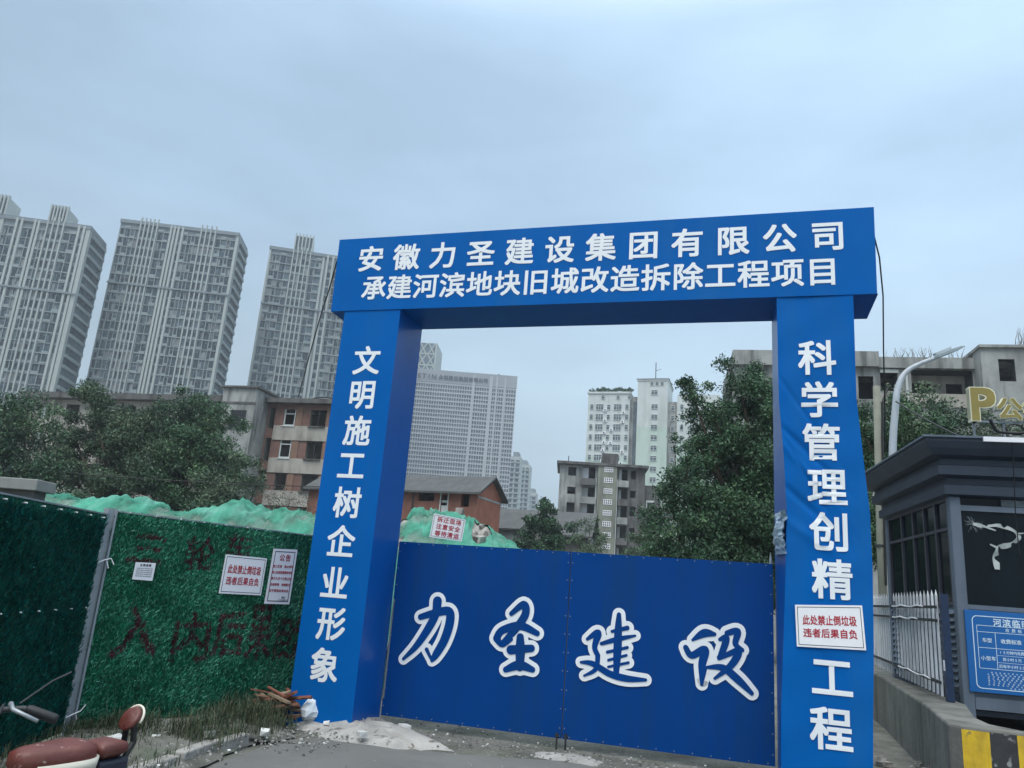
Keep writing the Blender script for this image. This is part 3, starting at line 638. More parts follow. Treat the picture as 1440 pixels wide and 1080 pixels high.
# ------------------------------------------------------------------ office slab, lattice tower, distant towers
OFW = mat("office_stone", srgb(152, 158, 164), 0.8, 0.08, .05); OFF = mat("office_mullion", srgb(172, 177, 181), 0.75, 0.06, .1)
OFG = mat("office_glass", srgb(108, 120, 130), 0.25, 0.35, .25)
t = thing("office_block", "broad grey office block with a fine window grid between the pillars", "office block", (-48, 280, 0), 1.0)
W_, H_ = 49.8, 77.6
MB().box(0, W_, .4, 30, -.1, H_).build("wall", OFW, t)
mb = MB(); mb.face([(0, .33, 0), (W_, .33, 0), (W_, .33, H_ - 4), (0, .33, H_ - 4)])
o = mb.build("glazing", OFG, t)
for i, x in enumerate(np.arange(0, W_ + .1, .92)): MB().box(x - .13, x + .13, -.02, .31, 0, H_ - 4).build("mullion", OFF, t)
for z in np.arange(0, H_ - 3.9, 1.62): MB().box(0, W_, .06, .29, z, z + (.62 if int(round(z / 1.62)) % 2 else .42)).build("floor_band", OFF, t)
for x, w_ in ((33.2, 1.0), (39.6, 1.2), (42.0, .7), (45.2, .6)): MB().box(x, x + w_, -.25, -.03, 0, H_).build("pier", OFF, t)
MB().box(-.1, W_ + .1, -.05, .39, H_ - 3.95, H_ + .9).build("parapet", OFW, t)
mb = MB(); LET_D = mat("dark_roof_letters", srgb(84, 92, 100), 0.7, 0.1); mb.line("STIN", 12.0, 19.5, H_ - 1.8, 2.5, -.4, .03, w=2.6); mb.build("lettering", LET_D, t); mb = MB(); mb.line("永恒建设集团有限公司", 20.2, 39.0, H_ - 1.9, 1.75, -.4, .04)
mb.build("lettering", LET_D, t)
MB().box(42.5, 43, 5, 5.5, H_ + .9, H_ + 2.6).build("mast", DARK_STEEL, t)
t = thing("lattice_tower", "tower with a diamond lattice top just above the office block", "tower", (-52, 320, 0), -4)
MB().box(0, 18.4, .5, 16, -.1, 101).build("wall", OFG, t)
mb = MB()
for k in range(9):
    z = 55 + k * 5.1
    for x in np.arange(0, 18, 3.6): mb.face([(x, .2, z), (x + .6, .2, z), (x + 3.6, .2, z + 5.1), (x + 3.0, .2, z + 5.1)]); mb.face([(x + 3.0, .24, z), (x + 3.6, .24, z), (x + .6, .24, z + 5.1), (x, .24, z + 5.1)])
    mb.box(0, 18.4, .26, .46, z, z + .6)
mb.box(17.8, 18.45, .1, 15, 0, 101)
mb.build("lattice", TF, t)
def far_tower(label, loc, rz, W, D, H, cols):
    t = thing("distant_tower", label, "tower", loc, rz, "distant towers beyond the grey roof")
    MB().box(0, W, 0, D, -.1, H).build("wall", TF, t)
    for (a, b) in cols: MB().box(a, b, -.1, -.01, 0, H - 2).build("window_strip", TG, t)
    for f in range(int(H / 3)): MB().box(0, W, -.45, -.12, f * 3, f * 3 + 1.0).build("floor_band", TS, t)
    MB().box(W * .25, W * .75, 1, D - 1, H, H + 3).build("roof_house", TW, t); return t
far_tower("narrow pale tower touching the office block's right edge", (2.2, 452, 0), -8, 6.4, 12, 76, [(.6, 2.6), (3.6, 5.8)])
far_tower("pale distant tower with banded floors, second right of the office block", (6.4, 500, 0), -8, 9.4, 14, 79, [(.5, 3), (4, 6), (7, 9)])
far_tower("faint tower with a flat top, small and far away right of the banded one", (16.4, 540, 0), -8, 6.6, 12, 66, [(.5, 2.6), (3.6, 6)])
far_tower("faintest low tower, farthest right above the dark tree", (50, 600, 0), -8, 12, 12, 62, [(.5, 4.6), (6.6, 11)])

# ------------------------------------------------------------------ white apartment block
WH = mat("white_render", srgb(198, 204, 202), 0.85, 0.08, .08, streak=(.5, .5, .12), streak_col=srgb(160, 168, 160), streak_amt=.5)
GRN = mat("pale_green_render", srgb(184, 200, 190), 0.85, 0.08, .08, streak=(.5, .5, .12), streak_col=srgb(160, 178, 164), streak_amt=.5)
GLZ = mat("flat_window_glass", srgb(86, 98, 104), 0.15, 0.4, .4, island=.4)
t = thing("apartment_block", "white apartment block with a hipped stair tower and bushes on its flat roof", "apartment block", (20.7, 200, 0), -18)
mb = MB(); mb.box(0, 11.2, 0, 12, 36, 53); mb.box(0, 11.2, 0, 12, -.1, 36, 1); mb.box(11.2, 13.2, 1.2, 12, -.1, 52.4, 2); mb.box(13.2, 21, -.6, 11, 44, 56.3); mb.box(13.2, 21, -.6, 11, -.1, 44, 1); mb.box(21, 23.4, 1.0, 11, -.1, 51, 2); mb.box(23.4, 34, 0, 11, 40, 52.6); mb.box(23.4, 34, 0, 11, -.1, 40, 1)
mb.build("wall", [WH, GRN, CONCRETE], t)
mb = MB(); mb.box(-.3, 11.3, -.3, 12, 53.003, 53.5); mb.box(13, 21.2, -.8, 11.2, 56.303, 56.8, 0)
a = [(12.8, -1, 56.803), (21.4, -1, 56.803), (21.4, 11.4, 56.803), (12.8, 11.4, 56.803)]; ap = (17.1, 5, 58.6)
for i in range(4): mb.face([a[i], a[(i + 1) % 4], ap], 1)
mb.build("roof", [WH, mat("grey_hip_roof", srgb(120, 118, 112), .8)], t)
mb = MB(); mb.tube([(17.1, 5, 58.5), (17.1, 5, 63)], .12, 6); mb.tube([(17.1, 5, 60.6), (18.6, 5, 61.2)], .06, 5); mb.build("aerial", DARK_STEEL, t)
def win_mesh(w, h, frame=WH, glass=GLZ, bars=1):
    q = MB(); q.box(-w / 2, w / 2, 0, .05, 0, h, 1)
    for (x0, x1, z0, z1) in ((-w / 2 - .1, -w / 2, -.1, h + .1), (w / 2, w / 2 + .1, -.1, h + .1), (-w / 2, w / 2, -.1, 0), (-w / 2, w / 2, h, h + .1)): q.box(x0, x1, -.12, .06, z0, z1)
    for i in range(bars): x = -w / 2 + w * (i + 1) / (bars + 1); q.box(x - .05, x + .05, -.05, -.002, 0, h)
    q.box(-w / 2, w / 2, -.05, -.003, h * .64, h * .64 + .09)
    return mesh_only(q, "window", [frame, glass])
WB, WS, WN = win_mesh(1.9, 1.45, bars=2), win_mesh(.75, 1.2, bars=0), win_mesh(1.5, 1.1, bars=1)
big, small, tow = [], [], []
for f in range(14):
    z = 48.6 - f * 2.72
    big += [(3.2, -.07, z), (8.0, -.07, z)]; small += [(1.05, -.07, z + .2), (5.6, -.07, z + .1), (10.45, -.07, z + .2)]
    tow += [(17.7, -.67, z + .2)]; small += [(22.2, .93, z + .1), (24.6, -.07, z + .2)]; big += [(27.5, -.07, z)]
for m_, sp in ((WB, big), (WS, small), (WN, tow[:13] + [(17.6, -.67, 52.6)])): field("window", t, m_, sp, 60)
field("window", t, win_mesh(.75, .9, bars=0), [(16.9, -.67, 55.1), (18.2, -.67, 55.1), (19.5, -.67, 55.1), (4.0, -.07, 51.6), (8, -.07, 51.6), (11, -.02, 51.6)])
q = MB(); q.box(-.45, .45, -.42, 0, 0, .62); q.tube([(0, -.425, .31), (0, -.44, .31)], .24, 10, 1); ACU = mesh_only(q, "air_conditioner", [PAPER, DARK_STEEL])
rr = random.Random(5); acs = []
for f in range(13):
    for x in (4.6, 6.6, 9.4):
        if rr.random() < .75: acs.append((x + rr.uniform(-.2, .2), -.003, 48.0 - f * 2.72 + rr.uniform(-.5, .3)))
field("air_conditioner", t, ACU, acs)
mb = MB(); mb.box(12.0, 12.9, .9, 1.19, 5, 51, 0); mb.build("stairwell_glazing", GLZ, t)

# ------------------------------------------------------------------ six storey derelict block seen under the arch
LEAFG = [mat("leaf_dark", (0.022, 0.066, 0.03), .6, .25, .6, island=.5), mat("leaf_mid", (0.04, 0.104, 0.044), .6, .25, .6, island=.5), mat("leaf_pale", (0.09, 0.17, 0.07), .55, .2, .6, island=.4)]
TWIG = mat("bare_twig", srgb(96, 90, 80), .9, .2); BARK = mat("tree_bark", srgb(74, 66, 56), .95, .3, 3, bump=.6, bump_scale=8)
t = thing("derelict_block", "sooty grey derelict walk up block with gaping windows and a lattice stair strip", "derelict building", (7.45, 105, 0), -5)
holes = []; rows = [(16.85, 18.05), (14.35, 15.3), (11.9, 13.2), (9.2, 10.3), (6.4, 7.5), (3.5, 4.6)]
for (a, b) in rows: holes += [(1.15, 2.25, a, b), (9.65, 10.4, a, b)]
bal = []
for i, (a, b) in enumerate(rows): bal += [(3.1, 4.85, a - .35, b + .15), (8.1, 9.25, a - .35, b + .15)]
mb = MB(); wall_face(mb, 0, 5.2, -.1, 18.3, [h for h in holes + bal if h[1] < 5.2], 0, 0, .9, 1); wall_face(mb, 7.75, 11.6, -.1, 18.3, [h for h in holes + bal if h[0] > 7.75], 0, 2, .9, 1)
mb.box(5.2, 7.75, -.55, .6, -.1, 18.35, 3); mb.face([(0, 0, -.1), (0, 0, 18.3), (0, 9, 18.3), (0, 9, -.1)]); mb.face([(11.6, 0, -.1), (11.6, 9, -.1), (11.6, 9, 18.3), (11.6, 0, 18.3)])
mb.box(.01, 11.59, 2.8, 9, -.1, 18.2, 1); mb.box(11.602, 13.9, 1.2, 9, -.1, 16.3, 2)
mb.build("wall", [CONCRETE, ROOM, CONCRETE_D, mat("stairwell_render", srgb(134, 136, 124), .9, .15, .5, streak=(1.5, 1.5, .3), streak_col=srgb(98, 100, 92), streak_amt=.6)], t)
MB().box(-.45, 12.0, -.75, 9.2, 18.36, 18.72).build("roof", CONCRETE_D, t)
MB().box(5.7, 7.9, .5, 4, 18.723, 20.3).build("roof_house", CONCRETE_D, t)
mb = MB(); mb.tube([(1.1, .3, 18.7), (1.1, .3, 19.6)], .06, 5); mb.build("roof_pipe", DARK_STEEL, t)
for i in range(11):                                         # pierced concrete screens of the stairwell
    z = 17.55 - i * 1.46; mb = MB()
    for k in range(5): mb.box(6.05 + k * .27, 6.13 + k * .27, -.62, -.552, z, z + .68)
    for dz in (0, .3, .6): mb.box(6.05, 7.21, -.6, -.551, z + dz, z + dz + .08)
    mb.box(6.02, 7.24, -.565, -.5525, z + .08, z + .6, 1)
    mb.build("pierced_screen", [PAPER, CONCRETE_D], t)
for i, (a, b) in enumerate(rows):
    mb = MB(); mb.box(2.95, 4.95, -.9, -.001, a - 1.25, a - .36, i % 2); mb.build("balcony", [CONCRETE_D, CONCRETE], t)
    mb = MB(); mb.box(7.95, 9.35, -.9, -.001, a - 1.25, a - .36, (i + 1) % 2); mb.build("balcony", [CONCRETE_D, CONCRETE], t)
    mb = MB(); mb.box(3.12, 3.95, .7, .76, a - .2, b + .1); mb.build("door_curtain", PAPER if i in (0, 2) else WH, t)
    mb = MB(); mb.box(8.12, 8.45, .5, .56, a - .3, b + .1); mb.build("door_panel", WH, t)
    mb = MB(); mb.box(1.2, 2.2, .72, .78, a + (.5 if i % 2 else .05), b - .05); mb.build("shutter", DARK_STEEL, t)
for x in (5.0, 7.83): mb = MB(); mb.tube([(x, -.62, 0), (x, -.62, 16.6)], .05, 6); mb.build("drainpipe", WH, t)
q = MB(); q.box(11.9, 13.0, 1.02, 1.19, 14.0, 14.25); q.box(11.9, 12.05, 1.02, 1.19, 12.3, 13.99); q.box(11.9, 13.1, 1.02, 1.19, 9.4, 9.55); q.box(11.95, 13.0, 1.1, 1.19, 7.7, 9.39, 1); q.box(12.2, 12.3, 1.03, 1.09, 7.7, 9.39)
q.build("window", [WH, ROOM], t)

# ------------------------------------------------------------------ brick house, grey roofed house
TILE = mat("grey_roof_tile", srgb(84, 86, 86), .85, .2, 1.5, bump=.8, bump_scale=14, streak=(9, .8, .8), streak_col=srgb(62, 64, 64), streak_amt=.6)
t = thing("brick_house", "two storey red brick house with a grey tiled gable roof behind the netting", "house", (-6.88, 54, 0), -22)
holes = [(-1.2, -.05, 6.9, 7.55), (1.1, 2.3, 6.85, 7.5), (4.35, 4.95, 6.55, 7.4), (2.85, 3.35, 5.9, 7.3), (4.3, 4.9, 3.2, 4.8), (.4, 1.2, 3.2, 4.8)]
mb = MB(); wall_face(mb, -8, 5.55, -.1, 7.68, holes, 0, 0, .5)
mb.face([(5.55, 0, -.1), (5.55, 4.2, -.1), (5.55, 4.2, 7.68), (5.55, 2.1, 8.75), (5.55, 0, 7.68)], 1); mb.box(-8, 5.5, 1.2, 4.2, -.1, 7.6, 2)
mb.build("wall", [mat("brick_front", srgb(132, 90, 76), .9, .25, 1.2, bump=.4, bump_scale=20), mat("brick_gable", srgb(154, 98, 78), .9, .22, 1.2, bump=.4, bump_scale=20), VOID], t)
mb = MB()
for (s, y0, z0) in ((1, -.5, 7.5), (-1, 4.7, 7.5)):
    A = [(-8.2, y0, z0), (5.95, y0, z0), (5.95, 2.1, 8.92), (-8.2, 2.1, 8.92)]; Bq = [(x, y, z - .14) for x, y, z in A]
    mb.face(A); mb.face(Bq[::-1]); mb.face([Bq[0], Bq[1], A[1], A[0]]); mb.face([Bq[1], Bq[2], A[2], A[1]], 1)
mb.build("roof", [TILE, DARK_STEEL], t)
mb = MB(); mb.box(5.553, 5.58, .1, 4.1, 7.2, 7.34); mb.build("concrete_band", CONCRETE, t)
mb = MB(); mb.box(2.78, 3.42, -.04, -.001, 5.85, 5.95); mb.box(2.78, 2.85, -.04, -.001, 5.95, 7.4); mb.box(3.35, 3.42, -.04, -.001, 5.95, 7.4); mb.box(2.852, 3.348, .1, .16, 5.95, 6.6); mb.box(2.852, 3.348, .1, .17, 6.8, 6.95); mb.build("window_frame", WH, t)
mb = MB(); mb.tube([(.75, -.15, 0), (.75, -.15, 7.4)], .05, 6); mb.build("drainpipe", DARK_STEEL, t)
mb = MB(); mb.box(1.1, 2.3, .02, .08, 7.2, 7.26); mb.box(1.68, 1.74, .02, .08, 6.85, 7.2); mb.build("window_bar", DARK_STEEL, t)
t = thing("grey_house", "low house with a long dark tiled roof right of the brick house", "house", (-.95, 72, 0), -12)
mb = MB(); mb.box(0, 9, 0, 8, -.1, 6.5); mb.build("wall", CONCRETE_D, t)
mb = MB()
for (y0, y1) in ((-.6, 4), (8.6, 4)):
    A = [(-.3, y0, 6.4), (9.4, y0, 6.4), (9.4, y1, 8.9), (-.3, y1, 8.9)]; mb.face(A); mb.face([(x, y, z - .15) for x, y, z in A][::-1])
    mb.face([(-.3, y0, 6.25), (9.4, y0, 6.25), (9.4, y0, 6.4), (-.3, y0, 6.4)])
mb.build("roof", TILE, t)
t = thing("gabled_shed", "small pale gabled shed in front of the long dark tiled roof", "shed", (-.75, 65, 0), -30)
mb = MB(); mb.face([(0, 0, -.1), (2.6, 0, -.1), (2.6, 0, 6.4), (0, 0, 6.4)]); mb.face([(2.6, 0, -.1), (2.6, 4, -.1), (2.6, 4, 6.4), (2.6, 2, 7.5), (2.6, 0, 6.4)], 1); mb.face([(0, 4, -.1), (0, 0, -.1), (0, 0, 6.4), (0, 2, 7.5), (0, 4, 6.4)])
mb.build("wall", [CONCRETE, PLASTER], t)
mb = MB()
for y0 in (-.5, 4.5):
    A = [(-.2, y0, 6.15), (2.9, y0, 6.15), (2.9, 2, 7.62), (-.2, 2, 7.62)]; mb.face(A); mb.face([(x, y, z - .1) for x, y, z in A][::-1]); mb.face([(2.9, y0, 6.05), (2.9, 2, 7.52), (2.9, 2, 7.62), (2.9, y0, 6.15)])
mb.build("roof", TILE, t)

# ------------------------------------------------------------------ derelict block on the left (brick infill between concrete bands)
t = thing("derelict_block", "derelict walk up block with red brick infill behind the left trees", "derelict building", (-21.79, 68, 0), -13)
rows = [(13.95, 15.45), (11.05, 12.7), (8.2, 9.8), (5.3, 6.9), (2.4, 4.0)]
holes = []
for i, (a, b) in enumerate(rows): holes += [(1.75, 2.85, a, b), (4.32, 5.82, a, b), (.3, .85, a - .3, b + .1)]
mb = MB(); wall_face(mb, .105, 6.9, -.1, 15.9, holes, 0, 0, .4, 1); mb.face([(6.9, 0, -.1), (6.9, 9, -.1), (6.9, 9, 15.9), (6.9, 0, 15.9)])
wall_face(mb, -26, -3.3, -.1, 15.9, [(x, x + 1.5, a, b) for x in (-24.6, -21.5, -18.4, -15.3, -12.2, -9.1, -6) for a, b in rows], .3, 2, .5, 1)
mb.box(-26, 6.8, 2.6, 9, -.1, 15.8, 1)
mb.build("wall", [BRICK, ROOM, PLASTER], t)
for a, b in rows:
    MB().box(.95, 6.92, -.12, -.001, a - 1.32, a - .02).build("concrete_band", PLASTER, t)
    for x in (3.3, 6.25): MB().box(x - .35, x + .25, -.06, -.002, a, b + .2).build("infill_panel", ORANGE_BRICK, t)
for (a, b) in rows[:2]:
    mb = MB(); mb.box(1.72, 2.95, -.2, -.121, a - .1, a - .02); mb.box(1.76, 1.86, .05, .12, a, b); mb.box(1.86, 2.84, .05, .12, a, a + .12); mb.box(2.74, 2.84, .05, .12, a + .12, b); mb.box(1.86, 2.74, .05, .12, b - .45, b - .36); mb.build("window_frame", WH, t)
for (a, b) in rows[:3]:
    mb = MB(); mb.box(4.25, 5.9, -.3, -.121, a - .1, a - .02); mb.build("sill", CONCRETE_D, t)
    mb = MB(); mb.box(4.98, 5.05, .2, .26, a, b); mb.box(4.33, 5.81, .2, .26, b - .4, b - .33); mb.build("window_bar", DARK_STEEL, t)
mb = MB(); mb.box(-26.3, -3.3, -.6, 9.3, 15.9, 16.45); mb.box(.11, 7.2, -.75, 9.3, 15.9, 16.3); mb.build("roof", CONCRETE_D, t)
mb = MB(); mb.box(-3.25, .1, -2.25, 4, -.1, 15.5); mb.build("stair_block", CONCRETE, t)
mb = MB(); mb.box(-3.2, .05, -2.2, 4, 15.503, 16.75); mb.box(-3.4, .3, -2.45, 4.2, 16.753, 16.92, 1); mb.box(-3.3, .15, -2.3, -2.252, 15.3, 15.5, 1); mb.build("roof_house", [CONCRETE, CONCRETE_D], t)
mb = MB(); mb.box(-2.25, -.5, -2.37, -2.251, 13.1, 13.22); mb.box(-2.1, -.62, -2.256, -2.2515, 13.22, 14.75)
for x in np.arange(-2.1, -.65, .2): mb.box(x, x + .05, -2.3, -2.257, 13.22, 14.75)
for z in np.arange(13.4, 14.7, .3): mb.box(-2.1, -.65, -2.28, -2.2575, z, z + .05)
mb.build("barred_window", DARK_STEEL, t)
mb = MB(); mb.tube([(9.2 + 1.6 * math.cos(a) - 4.6, 1.5, 16.3 + .7 * math.sin(a)) for a in np.linspace(0.2, 2.9, 9)], .07, 6); mb.build("bent_pipe", DARK_STEEL, t)
for k in range(6):
    x = -23 + k * 3.1; mb = MB(); mb.box(x - .2, x + 1.9, -.6, .299, rows[1][1] - 2.6, rows[1][1] - 1.8); mb.build("balcony", PLASTER, t)

# ------------------------------------------------------------------ derelict concrete block on the right
t = thing("derelict_block", "bare grey concrete derelict block behind the street lamp and parking sign", "derelict building", (23.3, 47, 0), -12)
mb = MB()
wall_face(mb, -9, -.06, -.1, 16.75, [(-1.25, -.35, 14.7, 16.2), (-4.6, -2.8, 14.8, 16.2), (-1.25, -.35, 11.6, 13.1)], -.2, 0, .5, 1)
wall_face(mb, -.06, 5.6, -.1, 16.78, [(.12, 1.15, 15.3, 16.5), (1.95, 5.5, 15.2, 16.74)], 0, 0, 1.3, 1)
wall_face(mb, 1.95, 5.5, 15.2, 16.74, [(2.15, 3.45, 15.25, 16.2), (4.35, 5.3, 15.25, 16.2)], 1.302, 2, .3, 1)
wall_face(mb, 5.6, 14, -.1, 17.85, [(6.55, 7.45, 15.75, 17.15), (9.5, 10.6, 15.75, 17.15)], -1.2, 0, .5, 1)
mb.face([(5.6, 0, -.1), (5.6, -1.2, -.1), (5.6, -1.2, 17.85), (5.6, 0, 17.85)], 0)
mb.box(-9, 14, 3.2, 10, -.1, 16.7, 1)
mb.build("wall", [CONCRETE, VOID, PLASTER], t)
mb = MB(); mb.box(-9, -.05, -.6, 9, 16.76, 17.75); mb.box(-.05, 5.595, -.25, 9, 16.79, 17.5); mb.box(5.5, 14.2, -1.4, 9, 17.852, 18.02); mb.build("roof", CONCRETE, t)
mb = MB(); mb.box(-.1, 5.59, -.16, -.002, 14.3, 15.15); mb.build("parapet_band", PLASTER, t)
mb = MB(); mb.tube([(1.62, -.2, 13), (1.62, -.2, 16.7)], .07, 6); mb.build("drainpipe", WH, t)
mb = MB(); mb.box(.1, 1.2, -.1, -.003, 16.5, 16.72); mb.build("lintel_board", WH, t)
mb = MB(); mb.tube([(3.3, 1.1, 15.35), (3.45, 1.0, 15.6)], .05, 5); mb.box(3.1, 3.5, .95, 1.1, 15.25, 15.4); mb.build("broken_frame", STEEL, t)
mb = MB(); mb.box(6.6, 7.6, -.5, 1, 18.02, 18.25); mb.build("roof_slab", CONCRETE_D, t)
mb = MB(); mb.box(6.95, 8.1, -1.26, -1.205, 9.6, 11.9); mb.build("tiled_panel", mat("grey_tile_cladding", srgb(150, 152, 156), .6, .1, 3), t)
mb = MB(); mb.box(8.15, 9.6, -1.24, -1.206, 9.4, 12.1); mb.build("painted_opening", VOID, t)  # raised slab without a hole; the opening's darkness is painted by its colour
rr = random.Random(11); mb = MB()
for _ in range(70):                                         # weeds on the roof edge
    x = rr.choice((rr.uniform(.8, 5.2), rr.uniform(7.8, 9.2))); z0 = 17.5 if x < 5.5 else 18.0; p = Vector((x, rr.uniform(-.3, .6) - (1 if x > 5.5 else 0), z0)); pts = [p]
    for s in range(4): p = p + Vector((rr.uniform(-.12, .12), rr.uniform(-.1, .1), rr.uniform(.12, .3) * (1.5 if x > 7 else .8))); pts.append(p)
    mb.tube(pts, [.02, .016, .012, .009, .005], 4)
o = mb.build("roof_weed", TWIG, t); o["kind"] = "stuff"

# ------------------------------------------------------------------ trees
def tree(name, label, base, trunk_h, r0, blobs, n, leaf, shares=(.45, .38, .17), seed=0, cat="tree", group=None, lean=(0, 0), clump=1.0, mats=None):
    """tapered trunk, limbs to every clump of the crown, and leaves scattered in uneven sprays through the crown's volume"""
    root = thing(name, label, cat, base, 0, group); rr = random.Random(seed); g = np.random.default_rng(seed + 50); B0 = np.array(base, float)
    mb = MB(); top = Vector((lean[0], lean[1], trunk_h))
    mb.tube([(0, 0, -.2), (lean[0] * .3, lean[1] * .3, trunk_h * .4), tuple(top)], [r0, r0 * .75, r0 * .5], 8); mb.build("trunk", BARK, root)
    lm = MB(); vol = np.array([b[3] * b[4] * b[5] for b in blobs]); pts = []
    for bi, (x, y, z, rx, ry, rz) in enumerate(blobs):
        c = np.array([x, y, z]) - B0; st = top * rr.uniform(.55, 1.0); mid = (st + Vector(c)) * .5 + Vector((rr.uniform(-.2, .2), rr.uniform(-.2, .2), .15)) * rx
        lm.tube([st, mid, Vector(c)], [r0 * .4, r0 * .26, r0 * .12], 6)
        k = max(6, int(14 * vol[bi] / vol.max() * clump))
        for s in range(k):
            d = g.normal(size=3); d /= np.linalg.norm(d); e = c + d * np.array([rx, ry, rz]) * g.uniform(.45, 1.05); pts.append((e, max(rx, rz) * g.uniform(.22, .42)))
            if s % 2 == 0: lm.tube([Vector(c), Vector(c + (e - c) * .55) + Vector((0, 0, .06 * rx)), Vector(e)], [r0 * .1, r0 * .06, r0 * .02], 4)
        pts.append((c, max(rx, rz) * .55))
    lm.build("limb", BARK, root)
    w = np.array([p[1] ** 2 for p in pts]); idx = g.choice(len(pts), n, p=w / w.sum()); C = np.array([p[0] for p in pts])[idx]; Rr = np.array([p[1] for p in pts])[idx]
    d = g.normal(size=(n, 3)); d /= np.linalg.norm(d, axis=1)[:, None]; rad = g.uniform(0, 1, n) ** .55
    ragged = 1 + .35 * np.sin(idx * 1.7 + d[:, 0] * 7) * np.sin(d[:, 2] * 6 + idx)
    P = C + d * (Rr * rad * ragged)[:, None] * np.array([1.12, 1.12, .85])
    a = g.normal(size=(n, 3)); a[:, 2] -= .35; a /= np.linalg.norm(a, axis=1)[:, None]; b = np.cross(a, g.normal(size=(n, 3))); b /= np.linalg.norm(b, axis=1)[:, None] + 1e-9
    ln_ = leaf * g.uniform(.55, 1.25, n)[:, None]; wd = ln_ * g.uniform(.3, .5, n)[:, None]
    V = np.stack([P - a * ln_ * .5, P + b * wd * .5, P + a * ln_ * .5, P - b * wd * .5], 1)
    base_mi = g.choice(3, len(pts), p=shares)[idx]; mi = np.where(g.random(n) < .6, base_mi, g.choice(3, n, p=shares))
    quads_mesh("crown", V, mats or LEAFG, mi, root); return root
DUSTY = [mat("dusty_leaf_dark", (0.036, 0.074, 0.04), .7, .25, .6, island=.45), mat("dusty_leaf_mid", (0.058, 0.106, 0.055), .7, .25, .6, island=.45), mat("dusty_leaf_pale", (0.11, 0.16, 0.088), .7, .2, .6, island=.35)]
GT = "trees growing on the cleared site"
tree("broadleaf_tree", "dense dark tree against the photo's left edge above the concrete coping", (-25.5, 40, 0), 4.5, .28,
     [(-25.2, 40, 8.0, 2.2, 2.2, 1.6), (-27, 40, 6.6, 2.4, 2.2, 2.2), (-24.2, 39.6, 5.8, 2.0, 2, 1.8), (-25.5, 39.5, 4.2, 2.8, 2, 1.8), (-22.6, 40, 3.9, 1.7, 1.8, 1.5), (-29, 40, 5, 2.5, 2, 2.5)], 52000, .18, (.5, .36, .14), 1, group=GT, clump=1.5)
tree("broadleaf_tree", "tall spreading tree rising to the widest tower's foot, its top left crown thin and pointed", (-22.0, 44, 0), 5, .32,
     [(-25.2, 45, 10.9, .9, .9, 1.3), (-24.0, 45, 9.6, 1.7, 1.6, 1.2), (-22.4, 45, 8.3, 2.2, 1.9, 1.5), (-20.5, 44.5, 6.6, 2.3, 2, 1.8), (-24, 44, 5.9, 1.5, 1.8, 1.1), (-22.2, 44, 5.0, 2.0, 1.9, 1.5), (-23.3, 45, 8.6, 1.7, 1.6, 1.2), (-21.2, 45.4, 9.0, 1.8, 1.6, 1.3), (-22.8, 45, 7.0, 1.6, 1.6, 1.1), (-25.4, 45, 8.2, 1.5, 1.4, 1.1), (-25.6, 44.6, 6.6, 1.6, 1.5, 1.1), (-21.4, 45, 7.9, 1.5, 1.5, 1.1)], 100000, .175, (.35, .4, .25), 2, group=GT, clump=1.4, mats=DUSTY)
tree("broadleaf_tree", "largest dark round tree in front of the brick infilled block", (-18.4, 44, 0), 5, .32,
     [(-19.3, 45, 10.2, 1.8, 1.7, 1.3), (-17.6, 45, 9.7, 1.9, 1.7, 1.4), (-18.2, 44.3, 8.0, 2.5, 2.1, 1.7), (-16.6, 44, 6.6, 2.0, 2, 1.6), (-19.2, 44, 5.6, 2.2, 2, 1.6), (-17.0, 43.6, 4.6, 2.0, 1.9, 1.3)], 60000, .175, (.5, .36, .14), 3, group=GT, clump=1.4)
tree("small_tree", "small twiggy grey green tree at the foot of the concrete stair block", (-14.2, 42, 0), 3.4, .16,
     [(-14.6, 42, 7.0, 1.2, 1.2, .9), (-15.2, 42, 5.6, 1.5, 1.3, 1.2), (-13.4, 42, 5.9, 1.1, 1.2, .9), (-14.2, 41.7, 4.3, 1.8, 1.4, 1.1)], 11000, .18, (.25, .45, .3), 4, group=GT, mats=DUSTY)
tree("shrub", "low mixed scrub in shade under the left trees, above the long netting", (-20.5, 38, 0), 1.2, .12,
     [(-26 + 2.4 * k, 38 + .4 * (k % 2), 2.5 + .5 * (k % 3), 1.6, 1.2, 1.1) for k in range(8)], 24000, .2, (.55, .33, .12), 5, "scrub")
tree("broadleaf_tree", "big leafy tree filling the right side of the arch opening", (8.6, 26, 0), 4, .26,
     [(8.0, 26, 9.0, 1.25, 1.3, 1.0), (6.3, 26, 8.65, .75, .8, .45), (7.0, 26, 8.0, 1.1, 1.1, .7), (9.3, 26, 7.8, 1.5, 1.6, 1.3), (7.6, 26, 6.7, 1.6, 1.5, 1.1), (9.3, 26, 5.6, 1.9, 1.6, 1.4), (6.6, 26.4, 6.9, .8, .9, .55), (8.2, 25.6, 4.4, 2.2, 1.6, 1.3), (8.8, 25.6, 2.6, 2.4, 1.5, 1.2), (11.2, 26.4, 6.6, 1.6, 1.5, 1.5), (11, 26, 4.4, 1.6, 1.4, 1.4), (8.6, 27, 7.4, 1.7, 1.2, 1.5), (9.6, 27, 8.7, .9, 1.1, .9), (7.8, 27, 5.6, 1.8, 1.2, 1.4)], 170000, .13, (.42, .4, .18), 6, group=GT, clump=1.6)
